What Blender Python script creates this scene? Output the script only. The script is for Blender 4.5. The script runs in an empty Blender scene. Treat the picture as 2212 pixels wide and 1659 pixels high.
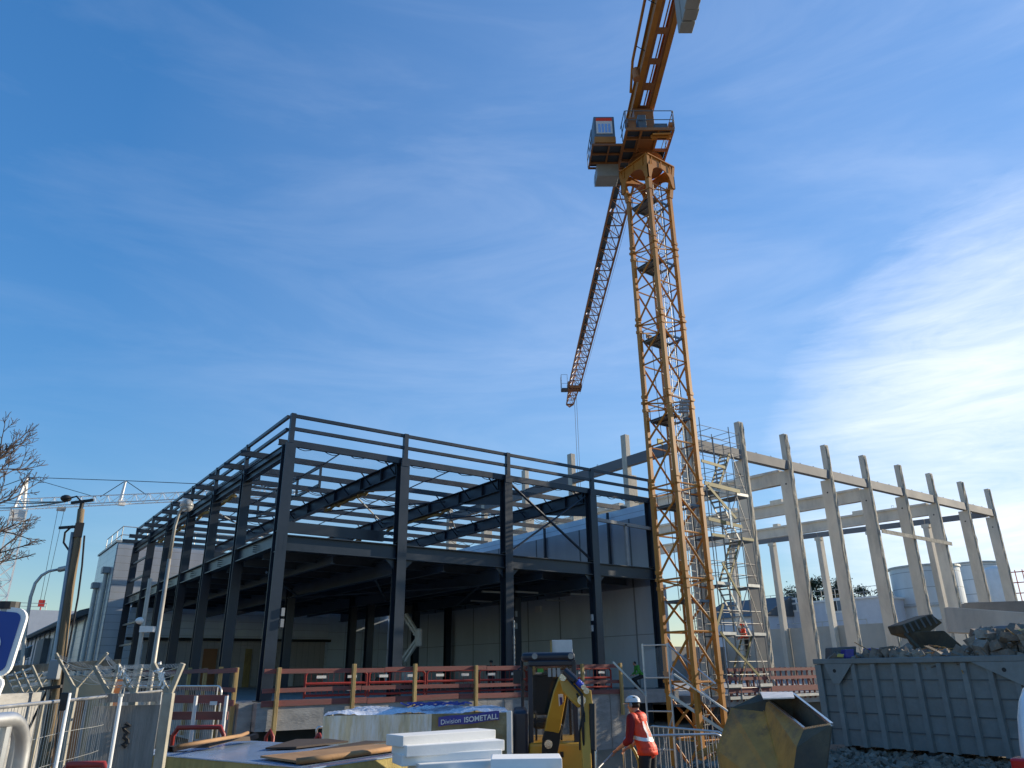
import bpy, bmesh, math, random
from mathutils import Vector, Matrix
random.seed(7)
C = bpy.context.scene.collection
SC = bpy.context.scene
# ---------------------------------------------------------------- camera
F_PX, CX, CY = 1597.71, 1106.0, 829.5
YAW, PITCH, ROLL = math.radians(54.0308), math.radians(21.1124), math.radians(-0.7258)
EYE = Vector((0, 0, 2.2))
fw = Vector((math.cos(YAW)*math.cos(PITCH), math.sin(YAW)*math.cos(PITCH), math.sin(PITCH)))
r0 = Vector((math.sin(YAW), -math.cos(YAW), 0)); u0 = r0.cross(fw)
rt = r0*math.cos(ROLL) + u0*math.sin(ROLL); up = -r0*math.sin(ROLL) + u0*math.cos(ROLL)
cd = bpy.data.cameras.new('camera'); cam = bpy.data.objects.new('camera', cd); C.objects.link(cam)
cd.sensor_width = 36; cd.lens = 36*F_PX/2212; cd.clip_end = 3000; cd.clip_start = 0.05
m = Matrix((rt, up, -fw)).transposed().to_4x4(); m.translation = EYE; cam.matrix_world = m
SC.camera = cam
SC.view_settings.view_transform = 'Standard'; SC.view_settings.look = 'None'
SC.view_settings.gamma = 1; SC.view_settings.exposure = 0.80
# ---------------------------------------------------------------- light
SUN_AZ, SUN_EL = math.radians(-11), math.radians(19)
sd = Vector((math.cos(SUN_AZ)*math.cos(SUN_EL), math.sin(SUN_AZ)*math.cos(SUN_EL), math.sin(SUN_EL)))
sl = bpy.data.lights.new('sun', 'SUN'); sl.energy = 4.2; sl.angle = math.radians(0.5); sl.color = (1, .86, .66)
so = bpy.data.objects.new('sun', sl); C.objects.link(so); so.rotation_euler = sd.to_track_quat('Z', 'Y').to_euler()
so.location = (0, 0, 60)
W = bpy.data.worlds.new('World'); SC.world = W; W.use_nodes = True
nt = W.node_tree; N = nt.nodes; L = nt.links; N.clear()
def nd(t, **k):
    n = N.new(t)
    for a, b in k.items(): setattr(n, a, b)
    return n
out = nd('ShaderNodeOutputWorld'); bg = nd('ShaderNodeBackground'); sky = nd('ShaderNodeTexSky', sky_type='NISHITA')
sky.sun_disc = False; sky.sun_elevation = SUN_EL; sky.sun_rotation = math.pi/2 - SUN_AZ
sky.air_density = 1.0; sky.dust_density = 0.0; sky.ozone_density = 2.4; sky.altitude = 100
bg.inputs[1].default_value = 0.14
tc = nd('ShaderNodeTexCoord')
hs = nd('ShaderNodeHueSaturation'); hs.inputs['Saturation'].default_value = 1.30
hs.inputs['Saturation'].default_value = 1.30; hs.inputs['Hue'].default_value = .503
bwn = nd('ShaderNodeRGBToBW'); L.new(sky.outputs[0], bwn.inputs[0]); dv_ = nd('ShaderNodeMath', operation='MULTIPLY_ADD'); L.new(bwn.outputs[0], dv_.inputs[0]); dv_.inputs[1].default_value = .34; dv_.inputs[2].default_value = 1.0
q_ = nd('ShaderNodeMath', operation='DIVIDE'); q_.inputs[0].default_value = 1.38; L.new(dv_.outputs[0], q_.inputs[1])
vs_ = nd('ShaderNodeVectorMath', operation='SCALE'); L.new(sky.outputs[0], vs_.inputs[0]); L.new(q_.outputs[0], vs_.inputs['Scale']); L.new(vs_.outputs[0], hs.inputs['Color'])
# thin cirrus: stretched noise on the view direction, denser toward the sun side
def M(op, a, b=None, c=None, clamp=False):
    n = nd('ShaderNodeMath', operation=op); n.use_clamp = clamp
    for i, v in enumerate((a, b, c)):
        if v is None: continue
        if isinstance(v, (int, float)): n.inputs[i].default_value = v
        else: L.new(v, n.inputs[i])
    return n.outputs[0]
def VD(vec):
    n = nd('ShaderNodeVectorMath', operation='DOT_PRODUCT'); L.new(tc.outputs['Generated'], n.inputs[0]); n.inputs[1].default_value = vec
    return n.outputs['Value']
def noise(scale, rot, sc, detail=6, rough=.6, dist=.6):
    mp = nd('ShaderNodeMapping'); mp.inputs['Rotation'].default_value = rot; mp.inputs['Scale'].default_value = sc
    L.new(tc.outputs['Generated'], mp.inputs[0])
    n = nd('ShaderNodeTexNoise'); n.inputs['Scale'].default_value = scale; n.inputs['Detail'].default_value = detail
    n.inputs['Roughness'].default_value = rough; n.inputs['Distortion'].default_value = dist
    L.new(mp.outputs[0], n.inputs['Vector']); return n.outputs[0]
ca = math.radians(10)
bd_ = (fw + rt*((2400-CX)/F_PX) - up*((1060-CY)/F_PX)).normalized(); near_sun = VD(tuple(bd_))                     # 1 toward the bright cloud bank
bank = nd('ShaderNodeMapRange'); bank.interpolation_type = 'SMOOTHSTEP'; L.new(near_sun, bank.inputs[0])
bank.inputs[1].default_value = .90; bank.inputs[2].default_value = 1.0
n1 = noise(2.2, (.3, .5, .9), (1, 1, 4.5)); n2 = noise(7.5, (.5, .2, .4), (1, 1, 6), 10, .68, 1.4)
w = M('MULTIPLY', bank.outputs[0], M('ADD', M('MULTIPLY', n1, 1.5), M('MULTIPLY', n2, .9)))
w = M('SUBTRACT', w, .40); w = M('MULTIPLY', w, .62, clamp=True)
wide = nd('ShaderNodeMapRange'); L.new(near_sun, wide.inputs[0]); wide.inputs[1].default_value = .35; wide.inputs[2].default_value = 1.0
veil = M('MULTIPLY', M('SUBTRACT', n1, .48, clamp=True), .18)
veil = M('ADD', veil, M('MULTIPLY', wide.outputs[0], M('MULTIPLY', n1, .30)))
veil = M('ADD', veil, .01)
cl = M('ADD', w, veil, clamp=True)
mx = nd('ShaderNodeMix', data_type='RGBA'); L.new(cl, mx.inputs[0]); L.new(hs.outputs[0], mx.inputs[6]); mx.inputs[7].default_value = (4.6, 4.9, 5.5, 1)
L.new(mx.outputs[2], bg.inputs[0]); L.new(bg.outputs[0], out.inputs[0])
SC.cycles.max_bounces = 6; SC.cycles.diffuse_bounces = 4; SC.cycles.glossy_bounces = 3; SC.cycles.transparent_max_bounces = 12
SC.cycles.use_denoising = True
# ---------------------------------------------------------------- helpers
def ray(x, y):
    d = fw + rt*((x-CX)/F_PX) - up*((y-CY)/F_PX); return d/math.hypot(d.x, d.y)
def atD(x, y, D): return EYE + ray(x, y)*D
def onX(x, y, X): d = ray(x, y); return EYE + d*(X/d.x)
def onY(x, y, Y): d = ray(x, y); return EYE + d*(Y/d.y)
def onZ(x, y, Z): d = ray(x, y); return EYE + d*((Z-2.2)/d.z)
V = Vector
def wloc(o):
    p = V((0, 0, 0))
    while o is not None: p += o.location; o = o.parent
    return p
class MB:
    def __init__(s): s.v = []; s.f = []; s.uv = None
    def quad(s, *p):
        i = len(s.v); s.v += [V(q) for q in p]; s.f.append(tuple(range(i, i+len(p)))); return s
    def hexa(s, b, t):                                    # b, t: 4 bottom, 4 top points
        i = len(s.v); s.v += [V(q) for q in b] + [V(q) for q in t]
        s.f += [(i+3, i+2, i+1, i), (i+4, i+5, i+6, i+7)] + [(i+k, i+(k+1) % 4, i+4+(k+1) % 4, i+4+k) for k in range(4)]; return s
    def box(s, c, d, rz=0, M3=None):
        c = V(c); x, y, z = d[0]/2, d[1]/2, d[2]/2
        R = M3 if M3 is not None else Matrix.Rotation(rz, 3, 'Z')
        P = lambda a, b, e: c + R @ V((a*x, b*y, e*z))
        return s.hexa([P(-1, -1, -1), P(1, -1, -1), P(1, 1, -1), P(-1, 1, -1)], [P(-1, -1, 1), P(1, -1, 1), P(1, 1, 1), P(-1, 1, 1)])
    def bb(s, a, b):                                      # box from min to max
        return s.box([(a[i]+b[i])/2 for i in range(3)], [abs(b[i]-a[i]) for i in range(3)])
    def beam(s, p, q, w, h, upv=(0, 0, 1)):               # rectangular bar, w sideways, h along upv
        p, q = V(p), V(q); d = (q-p); l = d.length
        if l < 1e-6: return s
        d /= l; sd_ = d.cross(V(upv))
        if sd_.length < 1e-4: sd_ = d.cross(V((1, 0, 0)))
        sd_.normalize(); u = sd_.cross(d)
        a, b = sd_*w/2, u*h/2
        return s.hexa([p-a-b, p+a-b, q+a-b, q-a-b], [p-a+b, p+a+b, q+a+b, q-a+b])
    def ibeam(s, p, q, w, h, t=.02, upv=(0, 0, 1)):       # flanges at +-h/2
        p, q = V(p), V(q); d = (q-p).normalized(); sd_ = d.cross(V(upv))
        if sd_.length < 1e-4: sd_ = d.cross(V((1, 0, 0)))
        sd_.normalize(); u = sd_.cross(d); o = u*(h/2-t/2)
        s.beam(p+o, q+o, w, t, upv); s.beam(p-o, q-o, w, t, upv); s.beam(p, q, t*.7, h-2*t, upv); return s
    def tube(s, p, q, r, n=8, r2=None, cap=True):
        p, q = V(p), V(q); d = q-p
        if d.length < 1e-6: return s
        r2 = r if r2 is None else r2; d.normalize()
        a = d.orthogonal().normalized(); b = d.cross(a); i = len(s.v)
        for c_, rr in ((p, r), (q, r2)):
            for k in range(n):
                t = 2*math.pi*k/n; s.v.append(c_ + (a*math.cos(t)+b*math.sin(t))*rr)
        s.f += [(i+k, i+(k+1) % n, i+n+(k+1) % n, i+n+k) for k in range(n)]
        if cap: s.f += [tuple(i+k for k in reversed(range(n))), tuple(i+n+k for k in range(n))]
        return s
    def path(s, pts, r, n=6, r2=None):                    # one continuous tube swept through the points
        pts = [V(p) for p in pts]; pts = [p for i, p in enumerate(pts) if i == 0 or (p-pts[i-1]).length > 1e-5]
        m_ = len(pts)-1
        if m_ < 1: return s
        a = None; rings = []
        for k in range(m_+1):
            d0 = (pts[k]-pts[k-1]).normalized() if k else None; d1 = (pts[k+1]-pts[k]).normalized() if k < m_ else None
            d = (d0+d1) if (d0 is not None and d1 is not None) else (d1 if d0 is None else d0)
            if d.length < 1e-4: d = d1
            d = d.normalized()
            if a is None: a = d.orthogonal().normalized()
            else:
                a = a-d*a.dot(d)
                a = a.normalized() if a.length > 1e-4 else d.orthogonal().normalized()
            b = d.cross(a); kk = 1.0
            if d0 is not None and d1 is not None: kk = 1/max(.55, d0.dot(d))
            rr = (r if r2 is None else r+(r2-r)*k/m_)*min(kk, 1.25)
            rings.append([pts[k]+(a*math.cos(2*math.pi*j/n)+b*math.sin(2*math.pi*j/n))*rr for j in range(n)])
        return s.loft(rings)
    def loft(s, rings, cap=True):
        i = len(s.v); n = len(rings[0])
        for r in rings: s.v += [V(q) for q in r]
        for j in range(len(rings)-1):
            for k in range(n):
                s.f.append((i+j*n+k, i+j*n+(k+1) % n, i+(j+1)*n+(k+1) % n, i+(j+1)*n+k))
        if cap: s.f += [tuple(i+k for k in reversed(range(n))), tuple(i+(len(rings)-1)*n+k for k in range(n))]
        return s
    def lathe(s, base, prof, n=20):                       # prof: (radius, z)
        base = V(base)
        return s.loft([[base+V((r*math.cos(2*math.pi*k/n), r*math.sin(2*math.pi*k/n), z)) for k in range(n)] for r, z in prof])
    def prism(s, poly, off):                              # polygon extruded by a vector
        poly = [V(q) for q in poly]; off = V(off); n = len(poly); i = len(s.v)
        s.v += poly + [q+off for q in poly]
        s.f += [tuple(i+k for k in reversed(range(n))), tuple(i+n+k for k in range(n))] + [(i+k, i+(k+1) % n, i+n+(k+1) % n, i+n+k) for k in range(n)]
        return s
    def sphere(s, c, r, n=10, m_=6, sz=(1, 1, 1)):
        c = V(c); rings = []
        for j in range(m_+1):
            t = math.pi*(j+.02)/(m_+.04)
            rings.append([c+V((r*sz[0]*math.sin(t)*math.cos(2*math.pi*k/n), r*sz[1]*math.sin(t)*math.sin(2*math.pi*k/n), -r*sz[2]*math.cos(t))) for k in range(n)])
        return s.loft(rings)
    def build(s, name, mat, parent=None, smooth=False, bevel=0, kind=None):
        me = bpy.data.meshes.new(name); o0 = wloc(parent) if parent else V((0, 0, 0))
        me.from_pydata([tuple(q-o0) for q in s.v], [], s.f); me.validate()
        b = bmesh.new(); b.from_mesh(me); bmesh.ops.recalc_face_normals(b, faces=b.faces); b.to_mesh(me); b.free()
        if smooth:
            for p in me.polygons: p.use_smooth = True
        me.materials.append(mat); o = bpy.data.objects.new(name, me); C.objects.link(o)
        if parent: o.parent = parent
        if bevel:
            bm_ = o.modifiers.new('bevel', 'BEVEL'); bm_.width = bevel; bm_.segments = 2; bm_.limit_method = 'ANGLE'
        if kind: o['kind'] = kind
        return o
def tag(o, label, cat, group=None):
    o['label'] = label; o['category'] = cat
    if group: o['group'] = group
    return o
def thing(name, label, cat, loc=(0, 0, 0), group=None):
    o = bpy.data.objects.new(name, None); C.objects.link(o); o.location = loc; o.empty_display_size = .2
    return tag(o, label, cat, group)
def struct(name, mb, mat): o = mb.build(name, mat); o['kind'] = 'structure'; return o
def dup(root, loc, rotz=0, label=None):
    r = root.copy(); C.objects.link(r); r.location = loc; r.rotation_euler = (0, 0, rotz)
    if label: r['label'] = label
    for ch in list(root.children):
        c = ch.copy(); C.objects.link(c); c.parent = r
        for g in ch.children:
            d = g.copy(); C.objects.link(d); d.parent = c
    return r
# ---------------------------------------------------------------- materials
def mat(name, col, rough=.6, metal=0, var=.25, scale=3.0, bump=0.0, col2=None, thr=(.45, .7), bscale=None, streak=None, spec=None, coat=0):
    m_ = bpy.data.materials.new(name); m_.use_nodes = True; t = m_.node_tree; n = t.nodes; l = t.links
    b = n['Principled BSDF']; b.inputs['Roughness'].default_value = rough; b.inputs['Metallic'].default_value = metal
    if spec is not None: b.inputs['Specular IOR Level'].default_value = spec
    if coat: b.inputs['Coat Weight'].default_value = coat
    tc_ = n.new('ShaderNodeTexCoord'); mp = n.new('ShaderNodeMapping'); l.new(tc_.outputs['Object'], mp.inputs[0])
    if streak: mp.inputs['Scale'].default_value = streak
    oi = n.new('ShaderNodeObjectInfo'); ov = n.new('ShaderNodeMapRange'); ov.inputs[3].default_value = .90; ov.inputs[4].default_value = 1.10; l.new(oi.outputs['Random'], ov.inputs[0])
    nz = n.new('ShaderNodeTexNoise'); nz.inputs['Scale'].default_value = scale; nz.inputs['Detail'].default_value = 8; nz.inputs['Roughness'].default_value = .65
    l.new(mp.outputs[0], nz.inputs['Vector'])
    rp = n.new('ShaderNodeValToRGB'); rp.color_ramp.elements[0].position = .3; rp.color_ramp.elements[1].position = .7
    c1 = tuple(c*(1-var) for c in col); c3 = tuple(min(1, c*(1+var*.6)) for c in col)
    rp.color_ramp.elements[0].color = (*c1, 1); rp.color_ramp.elements[1].color = (*c3, 1)
    l.new(nz.outputs[0], rp.inputs[0]); src = rp.outputs[0]
    if col2:
        n2_ = n.new('ShaderNodeTexNoise'); n2_.inputs['Scale'].default_value = scale*.6; n2_.inputs['Detail'].default_value = 10; n2_.inputs['Roughness'].default_value = .75
        l.new(mp.outputs[0], n2_.inputs['Vector'])
        mr = n.new('ShaderNodeMapRange'); mr.inputs[1].default_value = thr[0]; mr.inputs[2].default_value = thr[1]; l.new(n2_.outputs[0], mr.inputs[0])
        mi = n.new('ShaderNodeMix'); mi.data_type = 'RGBA'; l.new(mr.outputs[0], mi.inputs[0]); l.new(src, mi.inputs[6]); mi.inputs[7].default_value = (*col2, 1); src = mi.outputs[2]
    hv = n.new('ShaderNodeHueSaturation'); l.new(ov.outputs[0], hv.inputs['Value']); l.new(src, hv.inputs['Color']); src = hv.outputs[0]
    l.new(src, b.inputs['Base Color'])
    rr = n.new('ShaderNodeMapRange'); rr.inputs[3].default_value = max(.02, rough-.1); rr.inputs[4].default_value = min(1, rough+.12); l.new(nz.outputs[0], rr.inputs[0]); l.new(rr.outputs[0], b.inputs['Roughness'])
    if bump:
        nb = n.new('ShaderNodeTexNoise'); nb.inputs['Scale'].default_value = bscale or scale*6; nb.inputs['Detail'].default_value = 6; l.new(mp.outputs[0], nb.inputs['Vector'])
        bu = n.new('ShaderNodeBump'); bu.inputs['Strength'].default_value = bump; bu.inputs['Distance'].default_value = .03; l.new(nb.outputs[0], bu.inputs['Height']); l.new(bu.outputs[0], b.inputs['Normal'])
    return m_
def clad(name, col, pitch, axis='Z', rough=.35, metal=.3, line=.06, dark=.45, depth=.02, sub=None):
    """panelled cladding: joints every pitch metres along axis, optional second joint set"""
    m_ = mat(name, col, rough, metal, .12, .8, streak=(1, 1, .25)); t = m_.node_tree; n = t.nodes; l = t.links; b = n['Principled BSDF']
    tc_ = n.new('ShaderNodeTexCoord'); sp = n.new('ShaderNodeSeparateXYZ'); l.new(tc_.outputs['Object'], sp.inputs[0])
    def lines(ax, pt, ln):
        a = n.new('ShaderNodeMath'); a.operation = 'DIVIDE'; a.inputs[1].default_value = pt; l.new(sp.outputs[ax], a.inputs[0])
        f_ = n.new('ShaderNodeMath'); f_.operation = 'FRACT'; l.new(a.outputs[0], f_.inputs[0])
        g = n.new('ShaderNodeMath'); g.operation = 'GREATER_THAN'; g.inputs[1].default_value = 1-ln/pt; l.new(f_.outputs[0], g.inputs[0]); return g.outputs[0]
    g = lines(axis, pitch, line*pitch if line < .05 else line)
    if sub:
        g2 = lines(sub[0], sub[1], sub[2]); mm = n.new('ShaderNodeMath'); mm.operation = 'MAXIMUM'; l.new(g, mm.inputs[0]); l.new(g2, mm.inputs[1]); g = mm.outputs[0]
    src = b.inputs['Base Color'].links[0].from_socket
    mi = n.new('ShaderNodeMix'); mi.data_type = 'RGBA'; l.new(g, mi.inputs[0]); l.new(src, mi.inputs[6]); mi.inputs[7].default_value = (*[c*dark for c in col], 1)
    l.new(mi.outputs[2], b.inputs['Base Color'])
    bu = n.new('ShaderNodeBump'); bu.invert = True; bu.inputs['Strength'].default_value = .8; bu.inputs['Distance'].default_value = depth; l.new(g, bu.inputs['Height']); l.new(bu.outputs[0], b.inputs['Normal'])
    return m_
def glass(name, col=(.05, .08, .1), alpha=.35, rough=.05):
    m_ = bpy.data.materials.new(name); m_.use_nodes = True; n = m_.node_tree.nodes; l = m_.node_tree.links; b = n['Principled BSDF']
    b.inputs['Base Color'].default_value = (*col, 1); b.inputs['Roughness'].default_value = rough
    tr = n.new('ShaderNodeBsdfTransparent'); mi = n.new('ShaderNodeMixShader'); mi.inputs[0].default_value = alpha
    nz = n.new('ShaderNodeTexNoise'); nz.inputs['Scale'].default_value = 2; mr = n.new('ShaderNodeMapRange'); mr.inputs[3].default_value = alpha*.7; mr.inputs[4].default_value = min(1, alpha*1.3)
    l.new(nz.outputs[0], mr.inputs[0]); l.new(mr.outputs[0], mi.inputs[0])
    l.new(tr.outputs[0], mi.inputs[1]); l.new(b.outputs[0], mi.inputs[2]); l.new(mi.outputs[0], n['Material Output'].inputs[0]); return m_
mt = {}
mt['steel'] = mat('anthracite paint', (.017, .028, .045), .36, 0, .25, 1.5, .05)
mt['deck'] = mat('deck steel', (.036, .060, .092), .5, 0, .4, 1.0, .05)
mt['crane'] = mat('crane yellow', (.47, .195, .028), .5, 0, .22, 1.2, .05, (.20, .085, .03), (.58, .8))
mt['jib'] = mat('jib orange', (.33, .145, .05), .5, 0, .25, 1.0, 0, (.14, .055, .03), (.5, .75))
mt['bluegrey'] = mat('blue grey steel', (.13, .17, .21), .5, .2, .25, 2)
mt['grey'] = mat('mid grey paint', (.28, .30, .31), .5, 0, .2, 2)
mt['endwall'] = mat('pale cast wall', (.40, .385, .34), .85, 0, .15, .5, .15)
mt['conc'] = mat('precast concrete', (.60, .55, .46), .85, 0, .2, .9, .25, (.32, .30, .26), (.5, .78), bscale=20, streak=(1, 1, .35))
mt['concrough'] = mat('broken concrete edge', (.42, .39, .32), .95, 0, .4, 3, .9, (.24, .22, .18), (.48, .62), bscale=9)
mt['concwall'] = mat('cast concrete wall', (.225, .22, .205), .85, 0, .18, .5, .15, (.15, .148, .14), (.48, .75), bscale=15)
mt['concbase'] = mat('shuttered concrete', (.30, .30, .29), .85, 0, .25, 1.5, .3, (.16, .165, .165), (.5, .7), streak=(1, 1, 3))
mt['ballast'] = mat('ballast concrete', (.36, .38, .37), .8, 0, .15, 1, .1)
mt['ground'] = mat('site ground', (.20, .16, .115), .95, 0, .4, .6, .8, (.27, .24, .20), (.5, .7), bscale=4)
mt['galv'] = mat('galvanised tube', (.55, .56, .56), .38, .8, .15, 6)
mt['galvd'] = mat('dull galvanised', (.40, .41, .40), .5, .6, .2, 5)
mt['alu'] = mat('scaffold tube', (.26, .26, .25), .5, .4, .2, 5)
mt['dark'] = mat('black rubber', (.014, .015, .017), .55, 0, .3, 5)
mt['white'] = mat('white paint', (.72, .72, .70), .45, 0, .1, 2)
mt['foam'] = mat('white foam', (.78, .78, .75), .75, 0, .07, 2.5, .05, (.66, .66, .62), (.6, .8), bscale=60)
mt['postwood'] = mat('yellow timber post', (.42, .30, .115), .75, 0, .3, 2.5, .2, (.26, .16, .06), (.5, .7), streak=(5, 5, .7))
mt['redwood'] = mat('red faded board', (.21, .068, .06), .8, 0, .3, 2, .15, (.16, .085, .075), (.45, .7), streak=(.8, .8, 6))
mt['redplastic'] = mat('red plastic barrier', (.28, .025, .02), .5, 0, .15, 4)
mt['polewood'] = mat('pole wood', (.21, .155, .09), .85, 0, .3, 3, .4, (.09, .06, .035), (.45, .7), streak=(6, 6, .4))
mt['board'] = mat('brown hardboard', (.34, .19, .085), .8, 0, .25, 3, .1, (.10, .055, .03), (.55, .75))
mt['darkboard'] = mat('dark brown hardboard', (.05, .032, .022), .8, 0, .3, 3, .1)
mt['wool'] = mat('mineral wool edge', (.50, .41, .16), .95, 0, .25, 2.5, .6, (.36, .27, .10), (.5, .7), bscale=40, streak=(3, 3, .5))
mt['panelblue'] = mat('pale panel skin', (.40, .55, .78), .25, .5, .1, 1.5)  # on the panel stack the blue is reflected sky put into the colour
def film(name, col, rough=.2, alpha=.6):
    m_ = mat(name, col, rough, 0, .2, 3, .9, (.9, .92, .93), (.55, .68), bscale=7); return m_
mt['film'] = film('plastic wrap', (.50, .52, .55), .18)
mt['filmtop'] = mat('wrap film top', (.62, .68, .78), .25, 0, .15, 6, .9, (.9, .93, .97), (.55, .66), bscale=12)
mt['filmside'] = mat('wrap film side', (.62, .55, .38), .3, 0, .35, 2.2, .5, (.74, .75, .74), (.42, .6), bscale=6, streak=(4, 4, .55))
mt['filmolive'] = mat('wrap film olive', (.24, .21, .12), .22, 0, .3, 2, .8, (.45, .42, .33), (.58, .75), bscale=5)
mt['bluetape'] = mat('blue printed film', (.05, .05, .30), .35, 0, .2, 5, .4)
mt['bag'] = mat('blue plastic scrap', (.03, .06, .45), .3, 0, .2, 5, .6)
mt['beige'] = mat('beige render', (.40, .34, .23), .9, 0, .12, 1.2, .15, (.28, .24, .17), (.55, .8))
mt['stain'] = mat('stained concrete fascia', (.22, .20, .155), .9, 0, .4, 2, .2, (.07, .065, .05), (.45, .65), streak=(3, 3, .5))
mt['warmconc'] = mat('weathered warm concrete', (.33, .31, .25), .85, 0, .25, 4, .2)
mt['cladin'] = clad('indoor horizontal cladding', (.76, .86, .96), .42, 'Z', .5, .1, .035, .45, sub=('X', 6.0, .04))
mt['lamppost'] = mat('weathered lamp post', (.30, .285, .25), .5, .3, .2, 5)
mt['orange'] = mat('tan door', (.42, .19, .08), .7, 0, .12, 3)
mt['clad'] = clad('horizontal cladding', (.50, .53, .57), .42, 'Z', .35, .35, .035, .4)
mt['cladbright'] = clad('bright horizontal cladding', (.55, .58, .62), .42, 'Z', .3, .5, .03, .5, sub=('Y', 3.0, .06))
mt['panelv'] = clad('smooth grey cladding', (.34, .38, .44), 3.6, 'Y', .32, .35, .03, .3)
mt['sheet'] = clad('grey flat sheet wall', (.74, .86, .97), 1.25, 'X', .45, .1, .03, .6, sub=('Z', 1.1, .03))
mt['block'] = clad('bare block wall', (.50, .47, .44), .2, 'Z', .9, 0, .02, .6, sub=('X', .4, .02))
mt['concpanel'] = clad('precast wall panels', (.54, .60, .65), 2.7, 'Y', .85, 0, .035, .45, sub=('Z', 2.2, .03))
mt['roofdark'] = mat('dark roofing', (.10, .11, .115), .6, .2, .3, 1)
mt['skip'] = mat('grey skip paint', (.185, .205, .205), .5, .1, .22, 2.2, .12, (.16, .19, .195), (.52, .72))
mt['rust'] = mat('rusty mustard paint', (.56, .27, .05), .55, 0, .35, 2.0, .25, (.20, .10, .04), (.46, .60))
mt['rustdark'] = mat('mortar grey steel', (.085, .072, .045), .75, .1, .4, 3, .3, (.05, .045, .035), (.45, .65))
mt['wornsteel'] = mat('scraped steel', (.62, .60, .56), .22, .9, .3, 6, .1)
mt['cat'] = mat('excavator yellow', (.55, .31, .035), .42, 0, .12, 2, .03, (.25, .14, .04), (.6, .8))
mt['navy'] = mat('dark navy paint', (.012, .018, .035), .35, 0, .2, 3)
mt['orangevest'] = mat('orange hi-vis', (.88, .06, .015), .6, 0, .15, 4, .2)
mt['green'] = mat('green hi-vis', (.07, .32, .05), .7, 0, .15, 4)
mt['reflect'] = mat('reflective tape', (.75, .76, .74), .35, .1, .1, 8)
mt['darkred'] = mat('dark red knit', (.22, .012, .018), .85, 0, .2, 6, .2)
mt['trouser'] = mat('dark work trousers', (.022, .024, .028), .85, 0, .3, 5, .2)
mt['skin'] = mat('skin', (.50, .27, .19), .55, 0, .1, 6)
mt['hair'] = mat('dark hair', (.02, .014, .01), .8, 0, .2, 9)
mt['helmet'] = mat('helmet white', (.75, .75, .72), .25, 0, .08, 4)
mt['signblue'] = mat('sign blue', (.006, .05, .29), .35, 0, .06, 2)
mt['signwhite'] = mat('sign white', (.78, .79, .78), .35, 0, .05, 2)
mt['bark'] = mat('bark', (.115, .085, .07), .9, 0, .3, 6)
mt['pine'] = mat('evergreen leaves', (.035, .055, .022), .7, 0, .5, 2)
mt['grass'] = mat('dry grass blades', (.20, .19, .045), .8, 0, .5, 3)
mt['rubble'] = mat('rubble', (.27, .235, .19), .95, 0, .6, 1.5, .5, (.13, .10, .075), (.45, .65))
mt['van'] = mat('white van paint', (.74, .76, .80), .18, 0, .03, 1, coat=.6)
mt['taillight'] = mat('red lens', (.55, .006, .01), .12, 0, .2, 6)
mt['glass'] = glass('cab glass', (.015, .02, .022), .28, .03)
mt['lamp'] = glass('lamp globe', (.40, .41, .40), .6, .2)
mt['lip'] = mat('lip with painted sun glare', (.80, .74, .66), .5, 0, .2, 8, .1)  # cream colour stands in for sun glare on the steel lip
mt['tank'] = clad('steel tank skin', (.56, .61, .64), 1.6, 'Z', .4, .15, .04, .45)
mt['site'] = mat('white cabin', (.52, .55, .60), .5, 0, .08, 2)
mt['hose'] = mat('yellow hose', (.50, .42, .10), .5, 0, .1, 4)
mt['limeyellow'] = mat('yellow green scaffold board', (.24, .21, .085), .6, .1, .25, 3)
mt['weatherply'] = mat('weathered grey ply', (.26, .25, .23), .85, 0, .3, 3, .3, (.13, .125, .115), (.5, .7), streak=(5, 5, .5))
mt['paper'] = mat('white paper', (.75, .75, .74), .7, 0, .05, 3)
mt['redpaint'] = mat('red steel', (.45, .03, .02), .45, 0, .15, 3)
# ================================================================ ground
def gz(x, y):
    """site level: flat near the camera, dug out around crane and plinth"""
    def ss(a, b, t): t = max(0, min(1, (t-a)/(b-a))); return t*t*(3-2*t)
    pit = ss(13.5, 15.5, y) * ss(10, 13, x) * (1-ss(25.0, 27, x)) * (1-ss(22.4, 22.9, y))
    pit2 = ss(18.5, 20.5, y) * ss(4, 7, x) * (1-ss(12, 13, x)) * (1-ss(22.4, 22.9, y))
    return -1.45*max(pit, pit2*.8)
def ground():
    xs = sorted(set([-1500, -400, -100, -40, 100, 200, 500, 1500] + [-20+i*1.0 for i in range(0, 85)]))
    mb = MB(); n = len(xs)
    rnd = random.Random(3)
    for y in xs:
        for x in xs:
            r = rnd.uniform(-.03, .03) if abs(x) < 90 and abs(y) < 90 else 0
            mb.v.append(V((x, y, gz(x, y)+r)))
    for j in range(n-1):
        for i in range(n-1): mb.f.append((j*n+i, j*n+i+1, (j+1)*n+i+1, (j+1)*n+i))
    struct('ground', mb, mt['ground'])
ground()
def chunks(name, pts, smin, smax, m_, label, cat, seed=1):
    rnd = random.Random(seed); mb = MB()
    for p in pts:
        s_ = smin+(smax-smin)*rnd.random()**2.2; R = Matrix.Rotation(rnd.uniform(0, 3), 3, V((rnd.random()-.5, rnd.random()-.5, rnd.random()-.5)).normalized())
        c = V(p); i = len(mb.v)
        q = [V((a*rnd.uniform(.5, 1), b*rnd.uniform(.5, 1), e*rnd.uniform(.3, .7)))*s_*.5 for e in (-1, 1) for a, b in ((-1, -1), (1, -1), (1, 1), (-1, 1))]
        q = [c+R @ k for k in q]; mb.hexa(q[:4], q[4:])
    o = mb.build(name, m_); o['kind'] = 'stuff'; return tag(o, label, cat)
rnd = random.Random(5)
pts = []
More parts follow.
